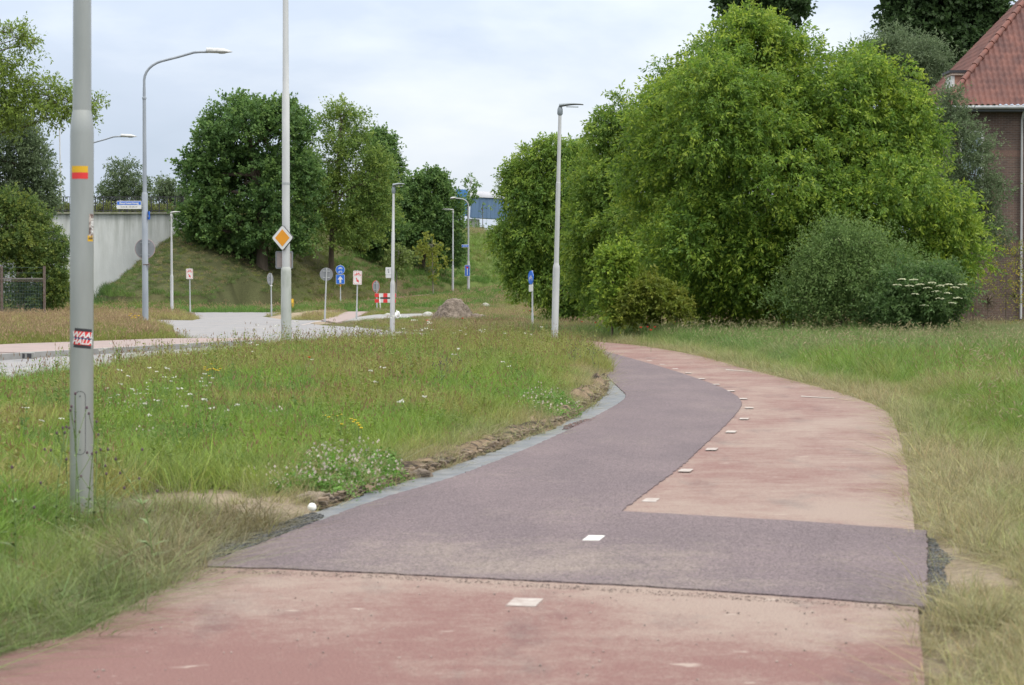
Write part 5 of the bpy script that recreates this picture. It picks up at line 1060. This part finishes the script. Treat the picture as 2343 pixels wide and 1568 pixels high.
def scatter_object(name, label, x, y, z, pid, scl, tint, seed=0, kind='stuff', tilt=.12, matched=None):
    n = len(x); g = np.random.default_rng(seed); me = bpy.data.meshes.new(name); me.vertices.add(n); me.vertices.foreach_set('co', np.stack([x, y, z], 1).astype(np.float32).ravel())
    rot = np.stack([g.normal(0, tilt, n), g.normal(0, tilt, n), g.uniform(0, 6.28, n)], 1).astype(np.float32)
    me.attributes.new('rot', 'FLOAT_VECTOR', 'POINT').data.foreach_set('vector', rot.ravel()); me.attributes.new('scl', 'FLOAT_VECTOR', 'POINT').data.foreach_set('vector', scl.astype(np.float32).ravel())
    me.attributes.new('pid', 'INT', 'POINT').data.foreach_set('value', pid.astype(np.int32)); t4 = np.ones((n, 4), np.float32); t4[:, :3] = tint; me.attributes.new('tint', 'FLOAT_COLOR', 'POINT').data.foreach_set('color', t4.ravel())
    me.materials.append(M_grass); o = bpy.data.objects.new(name, me); COL.objects.link(o)
    used = sorted(set(pid.tolist())); remap = {u: i for i, u in enumerate(used)}; me.attributes['pid'].data.foreach_set('value', np.array([remap[p] for p in pid.tolist()], np.int32))
    ng = bpy.data.node_groups.new(name, 'GeometryNodeTree'); ng.interface.new_socket('Geometry', in_out='INPUT', socket_type='NodeSocketGeometry'); ng.interface.new_socket('Geometry', in_out='OUTPUT', socket_type='NodeSocketGeometry')
    N = ng.nodes.new; L = ng.links.new; gi = N('NodeGroupInput'); go = N('NodeGroupOutput'); iop = N('GeometryNodeInstanceOnPoints'); jn = N('GeometryNodeJoinGeometry')
    for u in reversed(used):
        oi = N('GeometryNodeObjectInfo'); oi.inputs['Object'].default_value = PROTO[u]; oi.inputs['As Instance'].default_value = True; L(oi.outputs['Geometry'], jn.inputs[0])
    def na(nm, ty): a = N('GeometryNodeInputNamedAttribute'); a.data_type = ty; a.inputs['Name'].default_value = nm; return a.outputs['Attribute']
    L(gi.outputs[0], iop.inputs['Points']); L(jn.outputs[0], iop.inputs['Instance']); iop.inputs['Pick Instance'].default_value = True; L(na('pid', 'INT'), iop.inputs['Instance Index']); L(na('rot', 'FLOAT_VECTOR'), iop.inputs['Rotation']); L(na('scl', 'FLOAT_VECTOR'), iop.inputs['Scale']); L(iop.outputs[0], go.inputs[0])
    md = o.modifiers.new('scatter', 'NODES'); md.node_group = ng; return tag(o, label, 'grass', kind=kind)

LUSH = np.array([.115, .205, .040]); FRESH = np.array([.19, .29, .042]); OLIVE = np.array([.225, .245, .06]); STRAW = np.array([.40, .34, .20]); DRYB = np.array([.24, .17, .10]); DEEP = np.array([.055, .10, .025]); REDD = np.array([.27, .25, .095])
BUCK = {}
def emit(bucket, x, y, kinds, probs, sc, tint, lift=-.01, squash=(.8, 1.25)):
    n = len(x)
    if n == 0: return
    k = rng.choice(len(kinds), n, p=np.array(probs)/sum(probs)); pid = np.array([KIND[kinds[i]][rng.integers(0, 4)] for i in k]); z = ground_z(x, y)+lift
    s = np.asarray(sc)*rng.uniform(.75, 1.3, n); S = np.stack([s, s, s*rng.uniform(*squash, n)], 1); BUCK.setdefault(bucket, []).append((x, y, z, pid, S, tint))
def cand(x0, x1, y0, y1, dens):
    n = int((x1-x0)*(y1-y0)*dens); return rng.uniform(x0, x1, n), rng.uniform(y0, y1, n)
def offpave(x, y, m=.02):
    k = np.ones(len(x), bool)
    for p in PAVED+[TAIL, PAD]:
        k &= ~inpoly(x, y, p)
    return k
def mixc(a, b, w): w = w[:, None]; return a*(1-w)+b*w
def dist_edge(x, y): return distline(x, y, PATH_R_s, False), distline(x, y, OLD_L_s+STRIP_O, False)
BARE = [(600, 1172, 150, 20), (470, 1155, 90, 18), (330, 1165, 80, 26), (2200, 1315, 95, 62), (2160, 1260, 60, 30)]
def bare(x, y):
    w = np.zeros(len(x))
    for (px, py, rx, ry) in BARE:
        cxp, cyp = G(px, py); x1, _ = G(px+rx, py); _, y1 = G(px, py-ry); r = ((x-cxp)/(x1-cxp))**2+((y-cyp)/(y1-cyp))**2; w = np.maximum(w, sst((1.6-r)/.8))
    return w
# zone 1: near left verge and field
def zone_field():
    for (y0, y1, dens, sc) in [(7, 16, 150, .8), (16, 30, 85, 1.0), (30, 66, 60, 1.05)]:
        x, y = cand(-14 if y0 < 20 else -13, 3.2, y0, y1, dens); k = offpave(x, y) & (np.abs(x) < .245*y+2.5); x, y = x[k], y[k]
        left = x < np.interp(y, [p[1] for p in OLD_L_s[8:]]+[p[1] for p in NEW_L_s[1:] if p[1] < 66], [p[0] for p in OLD_L_s[8:]]+[p[0] for p in NEW_L_s[1:] if p[1] < 66])
        # on the field side of the road
        fld = x > np.interp(y, [p[1] for p in FIELD_s], [p[0] for p in FIELD_s]); left &= fld; x, y = x[left], y[left]
        d = distline(x, y, OLD_L_s+STRIP_O, False); w = bare(x, y); n1 = fbm(x*.55, y*.3, 3); n2 = fbm(x*2+5, y*2, 3)
        keep = rng.random(len(x)) < (1-w*.93)*np.clip(.65+d*1.6, 0, 1); x, y, d, n1, n2 = x[keep], y[keep], d[keep], n1[keep], n2[keep]
        dry = sst((.95-d)/.7)*.75+.42*sst((23-y)/8)*sst((y-13.5)/3)+.6*sst((n1-.50)/.14)*.7; dry = np.clip(dry+.5*(n2-.5)*.6, 0, 1)*np.where(y > 27, np.where(d > .8, .55, 1), 1)
        base = mixc(mixc(LUSH, FRESH, sst((n2-.35)/.3)), OLIVE, sst((n1-.42)/.2)); tint = mixc(base, mixc(np.tile(np.array([.31, .30, .085]), (len(x), 1)), STRAW*.85, sst((.7-d)/.5)*.8+.2), dry*.75)
        front = (y < 15.8)
        # front: tall lush clumps round the post, matted hay at the edge
        lushw = sst((d-.28)/.35)*sst((15.6-y)/1.2)
        a = front & (rng.random(len(x)) < lushw*(.62+.38*sst((-2.35-x)/.5))); lowk = .55+.45*sst((-2.75-x)/.5)
        
        emit('tall_grass', x[a], y[a], ['lush', 'seed', 'weed'], [.72, .10, .18], sc*.95*lowk[a]*np.clip(.6+.7*n1[a], .6, 1.3), mixc(mixc(LUSH, FRESH, n2[a]), STRAW*.8, np.clip(.55-d[a]*.45, 0, .5)))
        b = front & ~a; emit('dry_grass', x[b], y[b], ['straw', 'turf', 'meadow'], [.72, .14, .14], sc*1.0, mixc(mixc(STRAW*.7, DRYB*.8, sst((n2[b]-.35)/.3)), np.tile(LUSH*.9, (b.sum(), 1)), np.clip(.25+.5*sst((n1[b]-.42)/.12)+.3*sst((-2.3-x[b])/.5), 0, .85)))
        c = ~front; edge = c & (d < .22); emit('dry_grass', x[edge], y[edge], ['straw', 'turf', 'meadow'], [.45, .35, .2], sc*.7, tint[edge])
        m = c & ~edge; hs = np.clip(.55+.5*sst(d/1.2), .5, 1.05)[m]*(.75+.5*n1[m]); emit('meadow_grass', x[m], y[m], ['meadow', 'seed', 'turf', 'weed', 'white_flower'], [.75, .05, .16, .04, .0008], sc*hs*.95, tint[m])
        # matted straw floor
        q = rng.random(len(x)) < .22; emit('dry_grass', x[q], y[q], ['straw'], [1], sc*.7, STRAW*.7*np.ones((q.sum(), 3))*(.6+.6*n2[q])[:, None])
zone_field()
# zone 2: right verge
def zone_right():
    ry = [p[1] for p in PATH_R_s]; rx = [p[0] for p in PATH_R_s]
    for (y0, y1, dens, sc) in [(7, 20, 120, .85), (20, 36, 62, 1.1), (36, 70, 42, 1.25)]:
        x, y = cand(.5, 17.5, y0, y1, dens); k = (x < .245*y+2.5) & offpave(x, y) & (x > np.interp(y, ry, rx)-.0); x, y = x[k], y[k]
        d = distline(x, y, PATH_R_s, False); w = bare(x, y); n1 = fbm(x*.5+30, y*.25, 3); n2 = fbm(x*2+35, y*2, 3)
        keep = rng.random(len(x)) < (1-w*.95)*np.clip(.75+d*1.4, 0, 1); x, y, d, n1, n2 = x[keep], y[keep], d[keep], n1[keep], n2[keep]
        near = sst((21-y)/4); dry = np.clip(near*.6*sst((1.9-d)/1.0)+sst((.8-d)/.6)*.7+.5*sst((n1-.55)/.15)+.35*sst((y-50)/6)*sst((x-9)/3)+.3*(n2-.5), 0, 1)
        base = mixc(mixc(LUSH, FRESH, n1), OLIVE, sst((n2-.4)/.3)*.6); tint = mixc(base, STRAW*.85, dry*.8)
        tall = sst((d-.3)/1.3)*(.45+.75*sst((y-14)/14))
        r = rng.random(len(x)); mat_ = r < .26+.5*sst((.35-d)/.3); emit('dry_grass', x[mat_], y[mat_], ['straw'], [1], sc*.72, mixc(STRAW*.78, OLIVE, n2[mat_]*.6))
        m = ~mat_ & (tall < .3); emit('meadow_grass', x[m], y[m], ['turf', 'meadow', 'straw'], [.35, .45, .2], sc*.82, tint[m])
        m = ~mat_ & (tall >= .3) & (y < 44); emit('tall_grass', x[m], y[m], ['lush', 'meadow', 'seed', 'feather'], [.48, .42, .06, .04], sc*.85*np.clip(tall[m], .45, 1.05), tint[m])
        m = ~mat_ & (tall >= .3) & (y >= 44); emit('feather_grass', x[m], y[m], ['lush', 'feather', 'meadow', 'weed'], [.62, .12, .2, .06], sc*np.clip(tall[m], .5, 1.1)*.74, mixc(tint[m], np.array([.13, .20, .08]), .45*np.ones(m.sum())))
zone_right()
# zone 3: islands and verges beyond the road, ground before the embankment
def zone_far():
    x, y = cand(-40, 24, 52, 150, 9); k = offpave(x, y) & (np.abs(x) < .26*y+3); rightx = np.interp(y, [p[1] for p in PATH_R_s], [p[0] for p in PATH_R_s]); fldx = np.interp(y, [p[1] for p in FIELD_s], [p[0] for p in FIELD_s])
    k &= ~((y < 66) & (x > fldx)); k &= ~inpoly(x, y, ROAD); x, y = x[k], y[k]
    d = distline(x, y, ROAD); w = np.zeros(len(x))
    for (px, py, rx, ry) in [(700, 722, 62, 7), (770, 738, 60, 4), (1040, 733, 70, 5), (640, 727, 40, 4)]:
        cxp, cyp = G(px, py); x1, _ = G(px+rx, py); _, y1 = G(px, py-ry); r = ((x-cxp)/(x1-cxp))**2+((y-cyp)/(y1-cyp))**2; w = np.maximum(w, sst((1.4-r)/.6))
    k = rng.random(len(x)) < (1-w)*np.clip(.3+d, 0, 1); x, y, d = x[k], y[k], d[k]; n1 = fbm(x*.3+60, y*.12, 3); n2 = fbm(x+65, y*.8, 3)
    leftv = (x < -8) & (y < 118); 
    a = leftv; front = np.clip((y[a]-66)/22, 0, 1); tt = mixc(OLIVE*.85, REDD*1.15, sst(front+.3*(n2[a]-.5)))
    emit('verge_grass', x[a], y[a], ['coarse', 'coarse_red'], [.76, .24], .62*np.clip(.4+d[a]*.5, .4, 1)*(.75+.3*n1[a]), tt)
    b = ~a; tt = mixc(mixc(LUSH*1.1, OLIVE, sst((n1[b]-.35)/.25)), STRAW*.75, .6*sst((n2[b]-.42)/.2)); hh = np.where((x[b] > -3) & (y[b] > 70), .45, .26)
    emit('verge_grass', x[b], y[b], ['coarse', 'coarse_red', 'meadow'], [.65, .12, .23], hh*np.clip(.4+d[b]*.4, .4, 1)*(.7+.5*n2[b]), tt)
    # slope and crest of the embankment
    x, y = cand(-52, 34, 128, 236, 5.5); k = (np.abs(x) < .27*y+3) & ~((np.abs(y-150) < 1.0) & (x < -18)); x, y = x[k], y[k]; z = terrain(x, y)
    brown = sst((-10.5-x)/4)*sst((x+27)/2)*sst((z-.7)/.8)*(y < 152); fp_ = distline(x, y, smooth_line([(-10, 145), (-8.5, 149), (-6, 154.5), (-2.5, 161), (2, 165), (8, 167), (16, 168)], 4), False) < 1.45
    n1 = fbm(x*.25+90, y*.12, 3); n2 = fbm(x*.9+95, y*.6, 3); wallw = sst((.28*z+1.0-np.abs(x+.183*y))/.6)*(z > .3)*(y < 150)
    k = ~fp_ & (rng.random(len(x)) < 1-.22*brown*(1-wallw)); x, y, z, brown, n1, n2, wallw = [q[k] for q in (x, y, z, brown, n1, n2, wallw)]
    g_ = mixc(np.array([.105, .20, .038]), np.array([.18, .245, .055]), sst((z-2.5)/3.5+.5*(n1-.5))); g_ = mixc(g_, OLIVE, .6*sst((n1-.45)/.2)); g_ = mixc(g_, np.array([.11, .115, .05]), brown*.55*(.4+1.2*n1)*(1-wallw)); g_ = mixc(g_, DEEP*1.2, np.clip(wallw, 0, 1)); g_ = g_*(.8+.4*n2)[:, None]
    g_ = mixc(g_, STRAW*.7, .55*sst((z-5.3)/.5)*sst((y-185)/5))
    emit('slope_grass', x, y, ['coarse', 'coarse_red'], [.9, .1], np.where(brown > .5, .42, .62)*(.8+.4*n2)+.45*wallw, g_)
zone_far()
# clover patches
def clover(px, py, rx, ry, n, kinds=('clover', 'clover_leaf'), pr=(.45, .55), sc=1.0, tint=np.array([.10, .22, .03])):
    cx_, cy_ = G(px, py); x1, _ = G(px+rx, py); _, y1 = G(px, py-ry); a = rng.uniform(0, 6.28, n); r = np.sqrt(rng.random(n)); x = cx_+r*np.cos(a)*(x1-cx_)*rng.uniform(.7, 1.1, n); y = cy_+r*np.sin(a)*(y1-cy_)*rng.uniform(.7, 1.1, n); k = offpave(x, y); x, y = x[k], y[k]
    emit('clover', x, y, list(kinds), list(pr), sc, tint*rng.uniform(.8, 1.3, (len(x), 1)), .0)
clover(800, 1095, 105, 38, 130, pr=(.35, .65), sc=.75); clover(660, 1120, 70, 24, 45, pr=(.7, .3), sc=.6); clover(730, 1105, 60, 30, 50, pr=(.2, .8), sc=.85)
clover(1240, 940, 65, 22, 110, pr=(.15, .85), sc=.8); clover(290, 975, 80, 18, 34, ('clover', 'clover_leaf', 'white_flower'), (.5, .3, .2), .8); clover(640, 800, 90, 8, 22, ('white_flower',), (1,), 1.5); clover(420, 950, 70, 10, 6, ('white_flower',), (1,), .8); clover(520, 1262, 12, 5, 3, ('clover_leaf',), (1,), .5, np.array([.2, .3, .03])); clover(500, 1010, 260, 26, 14, ('white_flower', 'clover'), (.4, .6), .8); clover(1020, 800, 250, 14, 14, ('white_flower',), (1,), 1.4); clover(85, 870, 60, 10, 14, ('white_flower',), (1,), 1.2)
LAB = {'tall_grass': 'tall lush green grass of the near verges', 'dry_grass': 'dry straw matted along the path edges', 'meadow_grass': 'meadow grass with reddish seed heads', 'feather_grass': 'tall waving grass with pale feathery heads before the hedge', 'verge_grass': 'rough reddish and olive grass on the far verges', 'slope_grass': 'grass covering the embankment slope', 'clover': 'low clover with white flower heads'}
for i, (k, v) in enumerate(BUCK.items()):
    x, y, z, pid, S, T = [np.concatenate([r[q] for r in v]) for q in range(6)]; scatter_object(k, LAB[k], x, y, z, pid, S, T, i); print(k, len(x))

# ------------------------------------------------------------------ flowers and tall weeds one can point at
M_poppy = mat('poppy_red', (.72, .06, .02), (.62, .04, .02), 40, .6); M_petal = mat('buttercup', (.80, .60, .01), None, rough=.5); M_stem = mat('green_stem', (.10, .16, .04), None); M_thistle = mat('purple_head', (.08, .04, .06), (.05, .03, .035), 60, .8)
def petals(mb, c, r, n, cup, g):
    for k in range(n):
        a = 2*math.pi*k/n+g.uniform(-.2, .2); d = Vector((math.cos(a), math.sin(a), cup)).normalized(); s = Vector((-d.y, d.x, 0)).normalized(); c = Vector(c)
        mb.add([c, c+d*r*.6+s*r*.5, c+d*r+s*r*.25, c+d*r-s*r*.25, c+d*r*.6-s*r*.5], [(0, 1, 2, 3, 4)])
def flower(name, px, py, h, label, group, m, r, n=4, cup=.9, seed=0):
    Y = 5200*(EYE-h)/(py-650); p = P(px, py, Y); zb = gz(p.x, Y); g = random.Random(seed); t = empty(name, (p.x, Y, zb), label, 'flower', group, rz=g.uniform(0, 6))
    hh = p.z-zb; mb = MB().tube([(0, 0, 0), (g.uniform(-.02, .02), 0, hh*.5), (0, 0, hh)], .0035, 5); mb.build('stem', M_stem, t); mb = MB(); petals(mb, (0, 0, hh), r, n, cup, g); petals(mb, (0, 0, hh+.003), r*.8, n, cup*1.5, g); mb.build('petals', m, t)
for i, (px, py, h, lab) in enumerate([(850, 826, .42, 'large red poppy standing alone in the middle of the field'), (708, 820, .42, 'small orange-red poppy left of the large one in the field'), (1466, 751, .5, 'leftmost red poppy of the close group right of the yellow-green shrub'), (1481, 750, .5, None), (1489, 757, .5, None), (1498, 750, .5, 'rightmost red poppy of the close group before the hedge'), (1362, 740, .5, 'lone red poppy in the grass just left of the light green shrub'), (1331, 738, .5, 'red poppy in the grass nearest the white lamp on its right'), (1545, 738, .5, 'red poppy standing apart to the right of the poppy group'), (1212, 712, .6, 'red poppy in the weeds beside the narrow blue cycle sign'), (1058, 730, .6, 'orange-red poppy at the foot of the brown heap'), (977, 735, .55, 'red poppy in the grass left of the brown heap')]):
    flower('poppy', px, py, h, lab or 'red poppy in the middle of the close group before the hedge', 'red poppies', M_poppy, .036 if py > 780 else .045, 4, .9, i)
g_ = random.Random(5)
for i in range(13):
    flower('yellow_flower', 485+g_.gauss(0, 14), 848+g_.gauss(0, 6), .42, 'yellow flower of the dense cluster in the upper left field', 'yellow flowers in the upper left field', M_petal, .024, 5, .4, i)
for i, (px, py) in enumerate([(742, 952), (752, 956), (762, 951), (770, 953), (779, 950), (778, 965), (781, 972), (803, 960), (812, 963), (808, 967), (822, 975), (826, 981), (818, 970)]):
    flower('yellow_flower', px, py, .32, 'yellow flower of the loose cluster in the middle of the near field', 'yellow flowers in the near field', M_petal, .021, 5, .4, 30+i)
for i in range(8):
    flower('yellow_flower', 305+g_.gauss(0, 6), 724+g_.gauss(0, 2), .55, 'yellow flower of the far clump left of the tall curved lamp', 'yellow flowers by the curved lamp', M_petal, .05, 5, .4, 60+i)
def tall_weed(px, pyb, h, label, seed, group, budc=M_thistle, lean=.1, leafl=.11):
    g = random.Random(seed); Y = 8320/(pyb-650); p = P(px, 0, Y); t = empty('tall_weed', (p.x, Y, gz(p.x, Y)), label, 'plant', group, rz=g.uniform(0, 6)); top = Vector((lean*h, 0, h)); pts = [Vector((0, 0, -.02)), Vector((lean*h*.2, g.uniform(-.02, .02), h*.5)), top]; sm = [Vector(q) for q in smooth_line([tuple(q) for q in pts], 6)]
    mb = MB().tube(sm, [.004*(1-.5*i/(len(sm)-1)) for i in range(len(sm))], 6); ends = [top]
    for k in range(g.randint(2, 4)):
        s = sm[g.randint(5, 10)]; a = g.uniform(0, 6.28); e = s+Vector((math.cos(a)*.10, math.sin(a)*.10, g.uniform(.12, .22)*h)); mb.tube([s, (s+e)/2+Vector((0, 0, -.01)), e], .002, 5); ends.append(e)
    mb.build('stem', M_stem, t); mb = MB()
    for k in range(18):
        s = sm[int(g.uniform(.5, len(sm)-2))]; a = g.uniform(0, 6.28); l_ = leafl*g.uniform(.5, 1.1)*(1.2-s.z/h); d = Vector((math.cos(a), math.sin(a), .55)).normalized(); w = Vector((-math.sin(a), math.cos(a), 0))*l_*.09; mb.add([s, s+d*l_*.4+w, s+d*l_+Vector((0, 0, -l_*.25)), s+d*l_*.4-w], [(0, 1, 2, 3)])
    mb.build('leaves', M_stem, t); mb = MB()
    for k, e in enumerate(ends): b = MB().lathe([(.001, -.008), (.007, -.004), (.008, .004), (.005, .010), (.001, .012)], 8, Matrix.Translation(e)); b.build('bud', budc, t)
for i, (px, pyb, h, ln) in enumerate([(165, 1240, .90, .05), (178, 1225, .80, -.08), (192, 1235, .72, .12), (152, 1250, .70, -.15), (205, 1230, .62, .2), (120, 1250, .66, -.1), (232, 1235, .55, .25)]):
    tall_weed(px, pyb, h, 'thin dark budded weed stem growing round the foot of the foreground post', i, 'budded weeds round the foreground post', lean=ln)
for i, (px, pyb, h, ln, lab) in enumerate([(345, 1300, .62, .35, 'leafy green weed leaning right in front of the sandy patch'), (30, 1340, .62, -.1, 'leafy weed at the left edge of the picture')]):
    tall_weed(px, pyb, h, lab, 50+i, None, lean=ln, leafl=.17)
for i in range(9):
    tall_weed(1020+g_.gauss(0, 28), 905+g_.gauss(0, 14), .42, 'dull purple thistle stem of the group in the middle of the field', 80+i, 'thistles in the middle of the field')
for i in range(11):
    tall_weed(1345+g_.uniform(-45, 28), 838+g_.uniform(-12, 22), .42, 'dark thistle stem of the group at the tip of the field on the bend', 100+i, 'thistles at the tip of the field')
